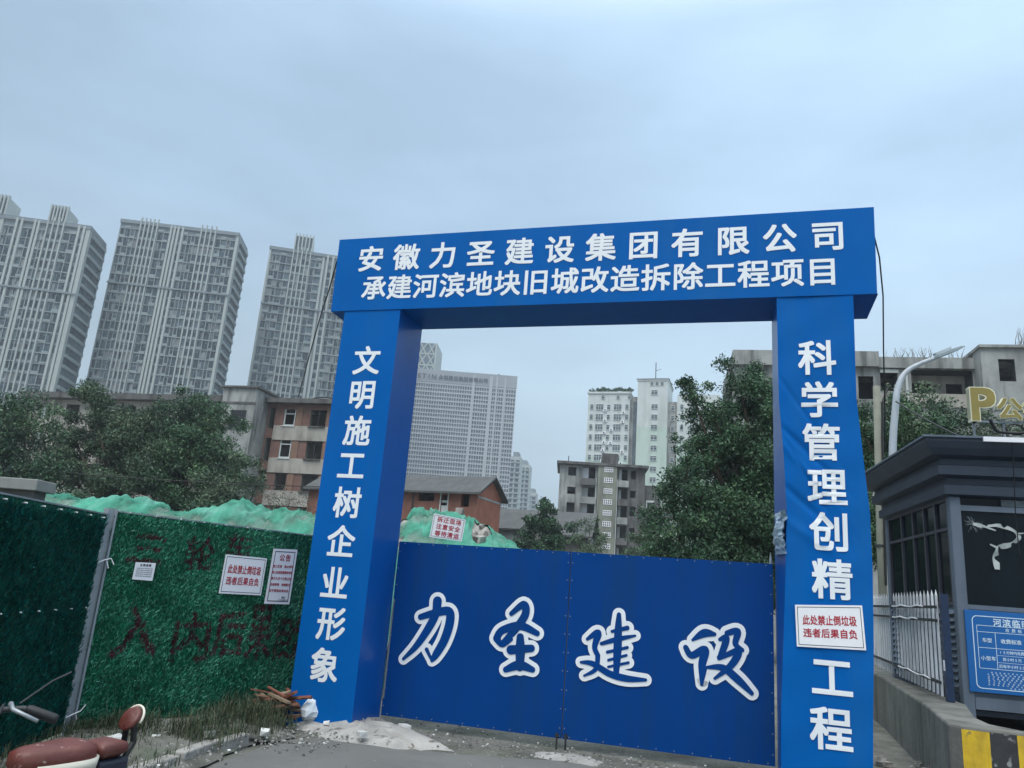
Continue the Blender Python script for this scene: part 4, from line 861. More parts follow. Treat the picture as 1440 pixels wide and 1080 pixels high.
tree("conifer", "dark dense evergreen left of the big leafy tree, below its thin upper branches", (5.9, 25, 0), 3, .2,
     [(5.95, 25, 6.0, .65, .6, .6), (5.5, 25, 5.2, .95, .8, .75), (6.4, 24.8, 5.0, .95, .8, .8), (5.7, 24.8, 4.1, 1.3, 1.0, .9), (6.6, 24.7, 3.6, 1.3, 1.0, .9), (5.7, 24.6, 2.7, 1.4, 1.1, .9), (6.9, 24.5, 2.2, 1.6, 1.1, 1.0)], 36000, .12, (.62, .3, .08), 7, clump=1.6)
tree("broadleaf_tree", "dark bushy tree left of the sooty block and right of the grey roofed house", (3.2, 62, 0), 4, .25,
     [(3.5, 62, 7.9, 1.3, 1.2, 1.2), (2.6, 62, 6.4, 1.5, 1.3, 1.2), (4.2, 62, 6.2, 1.4, 1.3, 1.3), (1.6, 62, 5.0, 1.3, 1.2, 1.0), (3.4, 61.6, 4.4, 2.0, 1.5, 1.4), (.7, 61.6, 4.0, 1.0, 1, .9)], 16000, .27, (.6, .32, .08), 8, group=GT)
tree("small_tree", "thin half bare grey tree in front of the sooty block's lower floors", (5.2, 45, 0), 3, .12,
     [(5.1, 45, 5.3, .8, .8, .7), (4.5, 45, 4.5, .8, .8, .8), (5.8, 45, 4.5, .8, .8, .8), (5.2, 44.8, 3.6, 1.3, 1, .8)], 5200, .13, (.15, .45, .4), 9, mats=DUSTY)
tree("broadleaf_tree", "rusty brown edged bush between the sooty block and the dark evergreen", (8.7, 46, 0), 3, .15,
     [(9.0, 46, 6.0, .7, .7, .7), (8.6, 46, 5.0, 1.0, .8, .7), (9.4, 46, 4.4, 1.1, .9, .8), (8.5, 45.8, 3.6, 1.4, 1, .7)], 9000, .16, (.2, .4, .4), 10, group=GT, mats=DUSTY)
tree("broadleaf_tree", "pale leafy tree between the right pillar and the booth roof, behind the lamp post", (12.1, 22.5, 0), 4, .2,
     [(12.0, 22.5, 7.0, .9, 1, .6), (10.6, 22.5, 6.9, .8, 1, .8), (12.9, 22.5, 6.1, 1.0, 1, .7), (11.3, 22.4, 5.8, 1.2, 1.1, .9), (12.4, 22.3, 5.1, 1.3, 1.1, .8), (10.4, 22.4, 4.8, 1.1, 1, 1.0), (11.5, 22.2, 3.9, 1.8, 1.2, 1.0), (14.2, 22.6, 5.5, 1.0, 1, .8), (14.0, 22.5, 4.2, 1.2, 1, 1), (11.6, 23, 7.3, 1.0, .9, .7), (12.9, 23, 7.0, 1.0, .9, .7), (13.4, 23, 5.9, 1.1, .9, .8), (11.2, 23, 6.2, 1.1, .9, .9)], 80000, .11, (.25, .42, .33), 11, group=GT, clump=1.4)
tree("creeper", "grey green creeper sprawling over the rubble behind the booth roof", (15.6, 27, 0), 2.5, .12,
     [(14.4, 27, 9.0, 1.2, .8, .7), (15.8, 27, 8.6, 1.3, .8, .9), (17.2, 27, 8.0, 1.2, .8, .9), (15.0, 26.8, 7.4, 1.6, .9, .9), (16.8, 26.8, 6.6, 1.6, .9, .9), (14.6, 26.8, 6.0, 1.6, .9, .9)], 22000, .14, (.3, .45, .25), 12, "creeper", mats=DUSTY)
tree("shrub", "bare brown twiggy bush in front of the brick infilled block beside the left pillar", (-10.4, 38, 0), 2.0, .09,
     [(-11.5, 38, 5.0, .9, .6, .7), (-10.4, 38, 4.9, .9, .6, .6), (-9.4, 38, 4.7, .8, .6, .6), (-10.6, 37.8, 4.0, 1.5, .8, .8)], 1500, .12, (.2, .5, .3), 14, "bush", clump=2.5, mats=[TWIG, TWIG, DUSTY[1]])
tree("shrub", "row of low bushes growing along the roof garden of the white block", (23, 201, 53.5), .3, .08,
     [(22.0 + 1.35 * k, 200.6 - .44 * k, 54.0 + .25 * (k % 3), .9, .6, .6) for k in range(8)], 2600, .5, (.6, .3, .1), 13, "bush")

# ------------------------------------------------------------------ traffic island with striped nose
ISL = mat("mossy_concrete", srgb(112, 112, 106), .92, .25, 2, streak=(4, 4, .6), streak_col=srgb(66, 70, 62), streak_amt=.75, bump=.5, bump_scale=14)
YEL = mat("chipped_yellow_paint", srgb(214, 178, 36), .6, .12, 4, streak=(9, 9, 3), streak_col=srgb(150, 122, 44), streak_amt=.5, bump=.35, bump_scale=12, speck=(14, srgb(120, 110, 80), .66))
BLK = mat("worn_black_paint", srgb(50, 52, 54), .7, .3, 5, bump=.4, bump_scale=14, speck=(11, srgb(140, 142, 140), .62))
t = thing("traffic_island", "raised concrete island with a yellow and black striped nose under the booth", "island", (0, 0, 0))
zt = .65
OL = [(6.9, 15.3), (6.16, 12.78), (4.97, 9.33), (4.38, 7.83)]; FR = [(4.44, 7.71), (4.62, 7.62), (4.86, 7.555), (5.5, 7.40), (7.5, 6.9)]
IN = [(7.52, 7.05), (5.5, 7.55), (4.98, 7.68), (4.88, 7.95), (5.02, 8.45), (5.62, 9.62), (5.95, 11.0), (6.6, 12.7), (7.3, 15.2)]
mb = MB(); poly = OL + FR + IN; mb.prism(poly[::-1], -.12, zt); mb.build("kerb_wall", ISL, t, bevel=.025)
def stripe(a, b, m):
    (x0, y0), (x1, y1) = a, b; d = Vector((x1 - x0, y1 - y0)); nn = Vector((d.y, -d.x)).normalized() * .004
    q = MB(); q.face([(x0 + nn.x, y0 + nn.y, -.1), (x1 + nn.x, y1 + nn.y, -.1), (x1 + nn.x, y1 + nn.y, zt - .03), (x0 + nn.x, y0 + nn.y, zt - .03)]); q.build("stripe", m, t)
def fpt(s):
    P = [Vector(p) for p in FR]
    for a, b in zip(P, P[1:]):
        l = (b - a).length
        if s <= l: return tuple(a.lerp(b, s / l))
        s -= l
    return tuple(P[-1])
s = 0.0
for k in range(9):
    e_ = s + .225; cuts = [s] + [c for c in (.201, .448, 1.107) if s < c < e_] + [e_]
    for a, b in zip(cuts, cuts[1:]): stripe(fpt(a + 1e-4), fpt(b - 1e-4), YEL if k % 2 == 0 else BLK)
    s = e_
mb = MB(); mb.prism([(5.1, 7.75), (7.5, 7.15), (9.5, 14), (7.4, 15), (6.65, 12.6), (6.0, 11), (5.7, 9.7)], -.1, .3); mb.build("booth_pad", CONCRETE_D, t)

# ------------------------------------------------------------------ guard booth (local x right, y away; z from the ground)
BM = mat("booth_painted_metal", srgb(98, 110, 124), .5, .12, 2, streak=(3, 3, .5), streak_col=srgb(70, 80, 90), streak_amt=.5)
BMD = mat("booth_dark_cladding", srgb(46, 58, 74), .5, .12, 2, streak=(3, 3, .6), streak_col=srgb(62, 72, 86), streak_amt=.4)
BGL = mat("booth_black_glass", srgb(16, 26, 32), .08, .2, 1, spec=.16)
BFR = mat("booth_window_frame", srgb(66, 68, 78), .45, .1, 3)
BSI = mat("tariff_board_blue", srgb(16, 98, 168), .4, .06, 2)
KP = (5.75, 9.89, 0); KRZ = -12.0; BW, BD = 2.5, 3.1
b = thing("guard_booth", "dark blue grey parking booth with stepped cornice and a cracked taped window", "booth", KP, KRZ)
for (x, y) in ((0, 0), (BW - .13, 0), (0, BD - .13), (BW - .13, BD - .13)): MB().box(x, x + .13, y, y + .13, .3, 3.14).build("corner_post", BM, b, bevel=.012)
prof2 = [(0, 3.14), (.07, 3.16), (.07, 3.28), (.03, 3.295), (.03, 3.37), (.15, 3.40), (.15, 3.52), (.11, 3.535), (.11, 3.61), (.24, 3.64), (.30, 3.72), (.34, 3.80), (.34, 3.84)]
ring = lambda o_, z: [(-o_, -o_, z), (BW + o_, -o_, z), (BW + o_, BD + o_, z), (-o_, BD + o_, z)]
mb = MB(); mb.loft([ring(o_, z) for o_, z in prof2]); rf = mb.build("roof", BMD, b)
mb = MB(); mb.loft([ring(.37, 3.843), ring(.37, 3.868)]); mb.build("roof_sheet", BM, rf)
mb = MB(); mb.box(.32, BW + .35, -.385, -.345, 3.80, 3.86); mb.build("led_strip", PAPER, rf)
mb = MB(); mb.box(.131, BW - .131, .02, .09, 2.965, 3.035); mb.box(.131, BW - .131, .02, .09, 1.745, 1.80); mb.box(.131, BW - .131, .0, .1, .58, .72); mb.box(.131, BW - .131, .03, .08, .721, 1.744)
for x in (1.25,): mb.box(x - .025, x + .025, .025, .085, 1.801, 2.964); mb.box(x - .025, x + .025, .025, .085, 3.036, 3.14)
mb.build("front_frame", BM, b)
mb = MB(); mb.box(.131, BW - .131, .05, .06, 1.801, 2.964); mb.box(.131, BW - .131, .05, .06, 3.036, 3.139); mb.build("front_glass", BGL, b)
mb = MB(); mb.box(.62, 1.2, .044, .048, 3.045, 3.13); mb.build("window_sticker", mat("faded_sticker", srgb(112, 122, 126), .6, .4, 9), b)
mb = MB()                                                   # side wall: louvred below, framed windows above
mb.box(.05, .09, .131, BD - .131, .72, 1.78)
for k in range(11): z = .8 + k * .087; mb.face([(-.01, .14, z), (-.01, BD - .14, z), (.045, BD - .14, z + .075), (.045, .14, z + .075)][::-1]); mb.face([(-.01, .14, z), (.048, .14, z - .005), (.048, BD - .14, z - .005), (-.01, BD - .14, z)])
mb.build("louvre_panel", BM, b)
mb = MB(); mb.box(.0, .1, .131, BD - .131, .45, .719)
mb.build("side_sill", BMD, b)
mb = MB()
for y in (.131, .62, 1.1, 1.62, 2.2, BD - .19): mb.box(.01, .08, y, y + .055, 1.781, 3.139)
for (a, c) in zip((.186, .675, 1.155, 1.675, 2.255), (.62, 1.1, 1.62, 2.2, BD - .19)):
    for z in (1.781, 2.72, 3.10): mb.box(.012, .078, a, c, z, z + .04)
mb.build("side_window_frame", BFR, b)
for (a, c) in zip((.186, .675, 1.155, 1.675, 2.255), (.62, 1.1, 1.62, 2.2, BD - .19)):
    mb = MB(); mb.box(.04, .05, a, c, 1.822, 2.719); mb.box(.04, .05, a, c, 2.761, 3.099); mb.build("side_glass", BGL, b)
mb = MB(); mb.box(BW - .09, BW - .03, .131, BD - .131, .72, 3.139); mb.box(.131, BW - .131, BD - .09, BD - .03, .72, 3.139); mb.box(.06, BW - .06, .1, BD - .1, .5, .56); mb.build("rear_panel", BMD, b)
for x in (.9, 1.9): mb = MB(); mb.box(x, x + .12, .1, .22, .28, .579); mb.build("leg", BMD, b)
CRK = mat("shattered_glass", srgb(120, 130, 134), .5, .4, 30)
mb = MB(); rr = random.Random(4)
for k in range(46):
    a = rr.uniform(0, 6.28); r0_, r1_ = rr.uniform(.0, .06), rr.uniform(.05, .15) * rr.uniform(.5, 1); w_ = .0022
    p, q = (.27 + r0_ * math.cos(a), 2.80 + r0_ * math.sin(a)), (.27 + r1_ * math.cos(a + .2), 2.80 + r1_ * math.sin(a + .2)); yy = .047 - k * 2e-5
    mb.face([(p[0] - w_, yy, p[1] - w_), (p[0] + w_, yy, p[1] + w_), (q[0] + w_ * .5, yy, q[1] + w_), (q[0] - w_, yy, q[1] - w_ * .5)])
mb.build("glass_crack", CRK, b)
pts = [(.27, 2.805, .028), (.36, 2.785, .036), (.46, 2.79, .034), (.56, 2.80, .034), (.66, 2.78, .036), (.74, 2.735, .04), (.785, 2.695, .035), (.77, 2.64, .04), (.70, 2.575, .05), (.61, 2.545, .045), (.545, 2.53, .03), (.515, 2.485, .034), (.507, 2.40, .05), (.503, 2.25, .056)]
mb = MB(); sp = spline(pts, 6); tt = np.gradient(sp[:, :2], axis=0); tt /= np.linalg.norm(tt, axis=1)[:, None]; nn2 = np.stack([-tt[:, 1], tt[:, 0]], 1)
for i in range(len(sp) - 1):
    A, Bq = sp[i], sp[i + 1]; f1 = .62 + .16 * math.sin(i * .37); f2 = .62 + .16 * math.sin((i + 1) * .37); y0, y1 = .036 - .012 * math.sin(i * .5) , .036 - .012 * math.sin((i + 1) * .5)
    mb.face([(A[0] - nn2[i, 0] * A[2] * f1, y0, A[1] - nn2[i, 1] * A[2] * f1), (Bq[0] - nn2[i + 1, 0] * Bq[2] * f2, y1, Bq[1] - nn2[i + 1, 1] * Bq[2] * f2), (Bq[0] + nn2[i + 1, 0] * Bq[2] * f2, y1 + .008, Bq[1] + nn2[i + 1, 1] * Bq[2] * f2), (A[0] + nn2[i, 0] * A[2] * f1, y0 + .008, A[1] + nn2[i, 1] * A[2] * f1)])
mb.face([(.36, .03, 2.775), (.52, .028, 2.725), (.53, .028, 2.74), (.38, .03, 2.80)]); mb.face([(.44, .03, 2.55), (.53, .03, 2.50), (.54, .03, 2.53), (.45, .03, 2.565)]); mb.face([(.78, .03, 2.70), (.85, .03, 2.715), (.84, .03, 2.725), (.775, .03, 2.72)])
mb.build("tape", mat("dusty_white_tape", srgb(176, 184, 182), .6, .15, 8), b)
# tariff board hung on the front
s_ = thing("tariff_board", "blue parking tariff board with a white table below the booth window", "sign", KP, KRZ)
mb = MB(); mb.box(.07, 1.41, -.03, -.004, .78, 1.735); mb.build("board", BSI, s_, bevel=.004)
mb = MB(); y = -.0325
def bar(x0, x1, z0, z1): mb.face([(x0, y, z0), (x1, y, z0), (x1, y, z1), (x0, y, z1)])
rx0, rx1, rz0, rz1, rc, wl = .145, 1.335, .825, 1.675, .06, .010
bar(rx0 + rc, rx1 - rc, rz1 - wl, rz1); bar(rx0 + rc, rx1 - rc, rz0, rz0 + wl); bar(rx0, rx0 + wl, rz0 + rc, rz1 - rc); bar(rx1 - wl, rx1, rz0 + rc, rz1 - rc)
for (ccx, ccz, a0) in ((rx0 + rc, rz1 - rc, 90), (rx1 - rc, rz1 - rc, 0), (rx1 - rc, rz0 + rc, 270), (rx0 + rc, rz0 + rc, 180)):
    an = [R(a0 + 15 * k) for k in range(7)]
    for p, q in zip(an, an[1:]): mb.face([(ccx + (rc - wl) * math.cos(p), y, ccz + (rc - wl) * math.sin(p)), (ccx + rc * math.cos(p), y, ccz + rc * math.sin(p)), (ccx + rc * math.cos(q), y, ccz + rc * math.sin(q)), (ccx + (rc - wl) * math.cos(q), y, ccz + (rc - wl) * math.sin(q))])
mb.line("河滨临时停车场", .375, 1.11, 1.607, .095, y, .02)
mb.line("收费标准公示牌", .50, .98, 1.522, .046, y, .01)
y = -.0328; tx0, tx1 = .195, 1.27
for z in (1.56, 1.485, 1.30, 1.06): bar(tx0, tx1, z - .003, z + .003)
for z in (1.222, 1.14): bar(.395, .72, z - .002, z + .002)
for x, z0, z1 in ((tx0, 1.063, 1.557), (tx1, 1.063, 1.557), (.395, 1.063, 1.482), (.72, 1.063, 1.482)): bar(x - .003, x + .003, z0, z1)
y = -.0325
mb.line("车型", .245, .355, 1.39, .055, y, .015); mb.line("收费标准", .45, .68, 1.39, .058, y, .015); mb.line("小型车", .215, .385, 1.18, .055, y, .015)
mb.line("15分钟内免费", .42, .70, 1.262, .042, y, .012); mb.line("首小时5元", .455, .665, 1.182, .042, y, .012); mb.line("后每半小时2元", .41, .705, 1.10, .042, y, .012)
mb.line("停车须知", .88, 1.11, 1.39, .055, y, .015); mb.line("出示行驶证", .84, 1.14, 1.18, .05, y, .012)
y = -.0331
for i, tx in enumerate(("请自觉遵守停车场管理规定服从管理人员指挥", "车辆停放期间请锁好车门贵重物品请随身携带", "进出车辆应减速慢行按指定车位有序停放", "禁止装载易燃易爆有毒等危险物品车辆入场", "停车损坏场内设施应照价赔偿不得推诿", "车主须妥善保管好停车凭证遗失自行负责", "本停车场只提供车位不负保管责任敬请谅解")):
    mb.line(tx, .26 if i else .30, 1.22, 1.018 - i * .0235, .021, y, .01)
mb.line("监督举报电话一二三一五", .50, .98, .851, .02, y, .01)
mb.build("lettering", mat("pale_board_lettering", srgb(214, 234, 246), .5, .03), s_)

# parking letters on the booth roof
GOLD = mat("gold_letter_face", srgb(142, 128, 66), .5, .12, 6); CREAM = mat("cream_letter_edge", srgb(222, 220, 190), .5, .06, 6)
ps = thing("roof_sign", "gold channel letters of a parking sign standing on the booth roof", "sign", KP, KRZ)
for ch, x, z, w_, h_, bo in (("P", .435, 4.375, .60, .60, .03), ("公", .775, 4.31, .31, .31, .022), ("共", 1.085, 4.31, .31, .31, .022), ("停", 1.395, 4.31, .31, .31, .022), ("车", 1.705, 4.31, .31, .31, .022)):
    q = MB(); q.text(ch, x, z, w_, h_, .0, bo + .02, 0, depth=.11 if ch == "P" else .07); o = q.build("letter_case", [CREAM, CREAM], ps)
    q = MB(); q.text(ch, x, z, w_, h_, -.113 if ch == "P" else -.073, bo); q.build("letter_face", GOLD, o)
mb = MB(); mb.box(.3, 2.1, .005, .03, 4.135, 4.16); mb.box(.62, 2.1, .006, .028, 4.29, 4.305); mb.box(.62, 2.1, .006, .028, 4.40, 4.412)
for x in (.36, .72, 1.3, 1.95): mb.box(x, x + .025, .031, .055, 3.87, 4.42)
mb.build("rail", STEEL, ps)

# ------------------------------------------------------------------ white picket barrier on the island edge
PW = mat("white_steel_picket", srgb(226, 230, 233), .45, .1, 6, streak=(8, 8, 2), streak_col=srgb(130, 130, 126), streak_amt=.4)
pf = thing("picket_fence", "white steel picket fence with pointed pales beside the booth", "fence", (5.47, 9.84, 0), 73.0 - 0.5)
for k in range(24):
    x = k * .23; mb = MB(); mb.box(x, x + .04, -.012, .012, .70, 1.88); p = [(x, -.012, 1.88), (x + .04, -.012, 1.88), (x + .04, .012, 1.88), (x, .012, 1.88)]; ap = (x + .02, 0, 1.955)
    for i in range(4): mb.face([p[i], p[(i + 1) % 4], ap])
    mb.build("picket", PW, pf)
for z in (1.72, 1.56, .84): mb = MB(); mb.box(-.05, 5.4, .0125, .04, z, z + .035); mb.build("rail", DARK_STEEL, pf)
mb = MB(); mb.box(-.14, -.05, -.10, -.02, .655, 1.90); mb.build("end_post", mat("blue_fence_post", srgb(24, 46, 76), .5, .2, 6), pf)
for z, x0_, x1_ in ((1.745, .6, 2.9), (1.58, 1.0, 2.9), (.865, .4, 2.6)): mb = MB(); mb.tube([(x0_ + (x1_ - x0_) * k / 6, .05, z + .012 * math.sin(2 * k)) for k in range(7)], .011, 6); mb.build("wire_tie", PAPER, pf)
mb = MB(); mb.box(-.13, -.07, -.0195, -.012, 1.0, 1.12); mb.build("tag", PAPER, pf)
mb = MB(); mb.box(2.2, 4.0, -.075, -.06, .9, 1.5); mb.build("backing_board", mat("torn_blue_board", srgb(40, 110, 150), .5, .6, 3, speck=(5, srgb(150, 180, 90), .58)), pf)

# ------------------------------------------------------------------ street lamp, pole, cables
LM = mat("pale_lamp_metal", srgb(176, 184, 190), .45, .12, 2, streak=(6, 6, .6), streak_col=srgb(120, 124, 126), streak_amt=.5)
t = thing("street_lamp", "curved pale steel street lamp leaning right above the booth roof", "street lamp", (7.6, 15, 0))
arc = [(0, 0, -.1), (.0, 0, 3), (.05, 0, 4.7), (.15, 0, 5.6), (.24, 0, 6.1), (.42, 0, 6.42), (.72, 0, 6.62), (1.05, 0, 6.77)]
mb = MB(); sp = spline([(a, c, r_) for (a, _, c), r_ in zip(arc, (.085, .078, .073, .068, .062, .052, .044, .040))], 5)
mb.tube([(p[0], 0, p[1]) for p in sp], [float(p[2]) for p in sp], 10); mb.build("pole", LM, t, smooth=True)
mb = MB(); a0, a1 = Vector((1.0, 0, 6.76)), Vector((1.66, 0, 7.07)); d = (a1 - a0).normalized(); up = Vector((-d.z, 0, d.x)); sd_ = Vector((0, 1, 0))
rg = []
for tq, w_, h_ in ((0, .045, .025), (.1, .08, .035), (.55, .10, .038), (.86, .08, .026), (1, .03, .01)):
    c = a0.lerp(a1, tq); rg.append([c - sd_ * w_ - up * h_, c + sd_ * w_ - up * h_, c + sd_ * w_ + up * h_, c - sd_ * w_ + up * h_])
mb.loft(rg); hd = mb.build("lamp_head", mat("lamp_head_grey", srgb(150, 164, 168), .45, .1), t, bevel=.01)
mb = MB(); c = a0.lerp(a1, .32) + up * .038; mb.loft([[c - d * .18 - sd_ * .05 + up * h, c + d * .18 - sd_ * .05 + up * h, c + d * .18 + sd_ * .05 + up * h, c - d * .18 + sd_ * .05 + up * h] for h in (0.002, .045)]); mb.build("driver_box", LM, hd)
t = thing("utility_pole", "slim greenish concrete pole just right of the right pillar", "pole", (8.2, 16.8, 0))
mb = MB(); mb.tube([(0, 0, -.1), (.0, 0, 3.0), (.08, 0, 6.6)], [.095, .085, .075], 10); mb.build("shaft", mat("greenish_concrete", srgb(128, 130, 118), .9, .15, 4), t, smooth=True)
mb = MB(); mb.tube([(.02, -.11, 2.2), (.10, -.11, 5.4), (.14, -.12, 6.2), (.28, -.11, 6.55), (.5, -.07, 6.5)], .026, 6); mb.build("cable", BLACK, t)
mb = MB(); mb.box(-.09, .12, -.09, .09, 3.0, 3.05); mb.build("clamp", DARK_STEEL, t)
def cable(name, label, pts, r=.012, sag=0.0, group=None, r1=None):
    P = [Vector(p) for p in pts]; o = []
    for a, c in zip(P, P[1:]):
        for k in range(12): q = a.lerp(c, k / 12); q.z -= sag * 4 * (k / 12) * (1 - k / 12); o.append(q)
    o.append(P[-1]); mb = MB(); mb.tube(o, r if r1 is None else [r + (r1 - r) * (v - P[0]).length / (P[-1] - P[0]).length for v in o], 6); ob = mb.build(name, BLACK, smooth=True); return tag(ob, label, "cable", group)
cable("cable", "black cable drooping from the lintel's right end down onto the booth roof", [(3.86, 7.72, 5.62), (4.15, 8.2, 5.60), (4.55, 8.95, 5.45), (4.95, 9.8, 5.05), (5.28, 10.5, 4.45), (5.5, 11.0, 3.9)], .009)
cable("cable", "black cable rising left of the arch from the brick infilled block's roof", [(-2.5, 9.75, 5.69), (-3.4, 13, 6.52), (-4.82, 18, 7.75), (-6.81, 25, 9.25), (-9.68, 35, 11.15), (-13.41, 48, 13.35), (-18.2, 64.5, 16.0)], .011, .0, None, .045)
cable("cable", "black cable slanting from the lamp pole down to the booth sign", [(7.72, 14.9, 5.75), (7.4, 11.5, 4.15)], .014, .06)
cable("cable", "pale wire crossing the shaded scrub above the netting", [(-19, 33, 4.9), (-7.5, 34, 5.25)], .02, .1)
cable("cable", "thick black cable looping over the booth's front roof edge", [(6.1, 9.47, 4.1), (6.2, 9.5, 3.95), (6.6, 9.4, 3.96), (6.95, 9.28, 3.86), (7.3, 9.15, 3.7)], .02, .02)
cable("cable", "coil of black cable hanging under the gold parking letters", [(6.5 + .12 * math.cos(a), 9.6, 4.02 + .07 * math.sin(a)) for a in np.linspace(0, 6.0, 9)], .012)
cable("cable", "thin dark wire hanging down the booth front past the taped crack", [(6.33, 9.42, 3.8), (6.36, 9.5, 3.4), (6.4, 9.6, 2.9), (6.42, 9.62, 2.4)], .006)

# ------------------------------------------------------------------ electric bike in the lower left corner, heading left
RED = mat("brown_red_seat_leather", srgb(94, 44, 36), .45, .22, 7, bump=.2, bump_scale=30, streak=(9, 14, 9), streak_col=srgb(122, 78, 70), streak_amt=.5, speck=(16, srgb(186, 160, 150), .635))
CRM = mat("cream_plastic", srgb(214, 208, 192), .45, .08, 5); NAVY = mat("navy_plastic", srgb(30, 38, 54), .5, .15, 4)
bk = thing("electric_bike", "red brown and cream electric bike in the bottom left corner", "electric bike", (-1.845, 3.64, 0), 246)
def pad(L0, L1, w0, w1, z, th, y0=0, sag=0.0, nose=.5, px=.7):
    """padded saddle outline: rounded, thicker at the edges"""
    rings = []
    for q, inset in ((-th, .03), (-th * .6, 0.0), (-th * .15, .004), (0.0, .03), (.012, .075)):
        ring_ = []
        for a in np.linspace(0, 2 * math.pi, 28, endpoint=False):
            ca, sa = math.cos(a), math.sin(a); u = (L0 + L1) / 2 + (L1 - L0) / 2 * (1 - inset / (L1 - L0) * 2) * math.copysign(abs(ca) ** px, ca)
            f = (u - L0) / (L1 - L0); wd = (w0 + (w1 - w0) * f) / 2 - inset
            ring_.append((u, y0 + wd * math.copysign(abs(sa) ** px, sa), z + q + sag * (2 * f - 1) ** 2))
        rings.append(ring_)
    return rings
mb = MB(); mb.loft(pad(-.17, .19, .27, .17, .80, .105, sag=.004)); sdl = mb.build("saddle", RED, bk, smooth=True)
mb = MB(); mb.loft([[(x * 1.05, y * 1.10, z + .004) for x, y, z in pad(-.172, .17, .255, .165, .80, .10)[1]], [(x, y * 1.10, z - .04) for x, y, z in pad(-.172, .17, .255, .165, .80, .10)[1]]]); mb.build("saddle_trim", CRM, sdl, smooth=True)
mb = MB(); mb.loft([[(x * .8, y * .8, z) for x, y, z in [(-.2, -.12, .66), (.2, -.08, .66), (.2, .08, .66), (-.2, .12, .66)]], [(-.16, -.1, .38), (.16, -.08, .38), (.16, .08, .38), (-.16, .1, .38)]]); mb.build("seat_box", CRM, bk, bevel=.02)
mb = MB(); mb.loft(pad(-.335, -.175, .17, .17, .785, .07, px=.35)); mb.build("pillion", RED, bk, smooth=True)
mb = MB(); mb.box(-.34, -.18, -.08, .08, .63, .712); mb.build("pillion_base", NAVY, bk, bevel=.015)
mb = MB(); rings = []
for q, k in ((0, .82), (.012, .98), (.03, 1.0), (.045, .86)): rings.append([(-.36 - q * .7 - .025 * math.sin(a), .054 * k * math.cos(a), .862 + .05 * k * math.sin(a)) for a in np.linspace(0, 2 * math.pi, 24, endpoint=False)])
mb.loft(rings); bkr = mb.build("backrest", RED, bk, smooth=True)
mb = MB(); mb.tube([(-.392 - .025 * math.sin(a), .057 * math.cos(a), .862 + .053 * math.sin(a)) for a in np.linspace(-.3, math.pi + .3, 16)], .006, 6); mb.build("backrest_trim", CRM, bkr, smooth=True)
mb = MB(); mb.tube([(-.33, .03, .66), (-.39, .03, .76), (-.38, .02, .86)], .014, 8); mb.tube([(-.33, -.03, .66), (-.39, -.03, .76), (-.38, -.02, .86)], .014, 8); mb.build("backrest_bracket", BLACK, bk)
for x in (-.36, .72):
    mb = MB(); n_ = 28; mb.loft([[(x + (.2 + .035 * math.cos(a)) * math.cos(t_), .035 * math.sin(a), .17 + (.2 + .035 * math.cos(a)) * math.sin(t_) - .03) for a in np.linspace(0, 2 * math.pi, 8, endpoint=False)] for t_ in np.linspace(0, 2 * math.pi, n_)], caps=False)
    wl_ = mb.build("wheel", BLACK, bk, smooth=True); mb = MB(); mb.tube([(x, -.05, .14), (x, .05, .14)], .05, 12)
    for k in range(6): a = k * math.pi / 3; mb.tube([(x, 0, .14), (x + .17 * math.cos(a), 0, .14 + .17 * math.sin(a))], .012, 5)
    mb.build("rim", STEEL, wl_)
mb = MB(); mb.tube([(-.36, .07, .14), (-.1, .07, .3), (.3, .05, .26), (.5, .03, .3)], .025, 8); mb.tube([(-.36, -.07, .14), (-.1, -.07, .3), (.3, -.05, .26), (.5, -.03, .3)], .025, 8); mb.tube([(.46, 0, .3), (.44, 0, .6), (.395, -.02, .975)], .026, 8); mb.tube([(.72, .06, .14), (.63, .05, .5), (.5, 0, .6)], .02, 8); mb.tube([(.72, -.06, .14), (.63, -.05, .5), (.5, 0, .6)], .02, 8); mb.build("frame", DARK_STEEL, bk)
mb = MB(); mb.prism_y([(-.1, .25), (.5, .25), (.52, .32), (-.1, .36)], -.12, .12); mb.build("footboard", NAVY, bk, bevel=.02)
mb = MB(); mb.tube([(.31, .27, .855), (.37, .2, .885), (.44, .08, .87), (.45, 0, .86), (.44, -.08, .87), (.37, -.2, .885), (.31, -.27, .855)], .011, 8); hb = mb.build("handlebar", DARK_STEEL, bk, smooth=True); hb.location = (-.05, -.02, .115)
for s in (1, -1):
    mb = MB(); mb.tube([(.365, s * .205, .884), (.355, s * .215, .88), (.295, s * .285, .85), (.288, s * .293, .846)], [.015, .019, .019, .016], 10); mb.build("grip", BLACK, hb, smooth=True)
    mb = MB(); mb.tube([(.40, s * .16, .90), (.43, s * .22, .89), (.385, s * .31, .855)], [.011, .008, .007], 6); mb.build("brake_lever", STEEL, hb, smooth=True)
    mb = MB(); mb.tube([(.43, s * .16, .90), (.49, s * .22, .85), (.5, s * .16, .75), (.5, 0, .66)], .006, 6); mb.build("brake_cable", BLACK, hb, smooth=True)
mb = MB(); mb.tube([(.37, .17, .90), (.27, .2, .98), (.2, .21, 1.01)], .004, 6); mb.build("mirror_stalk", DARK_STEEL, hb)

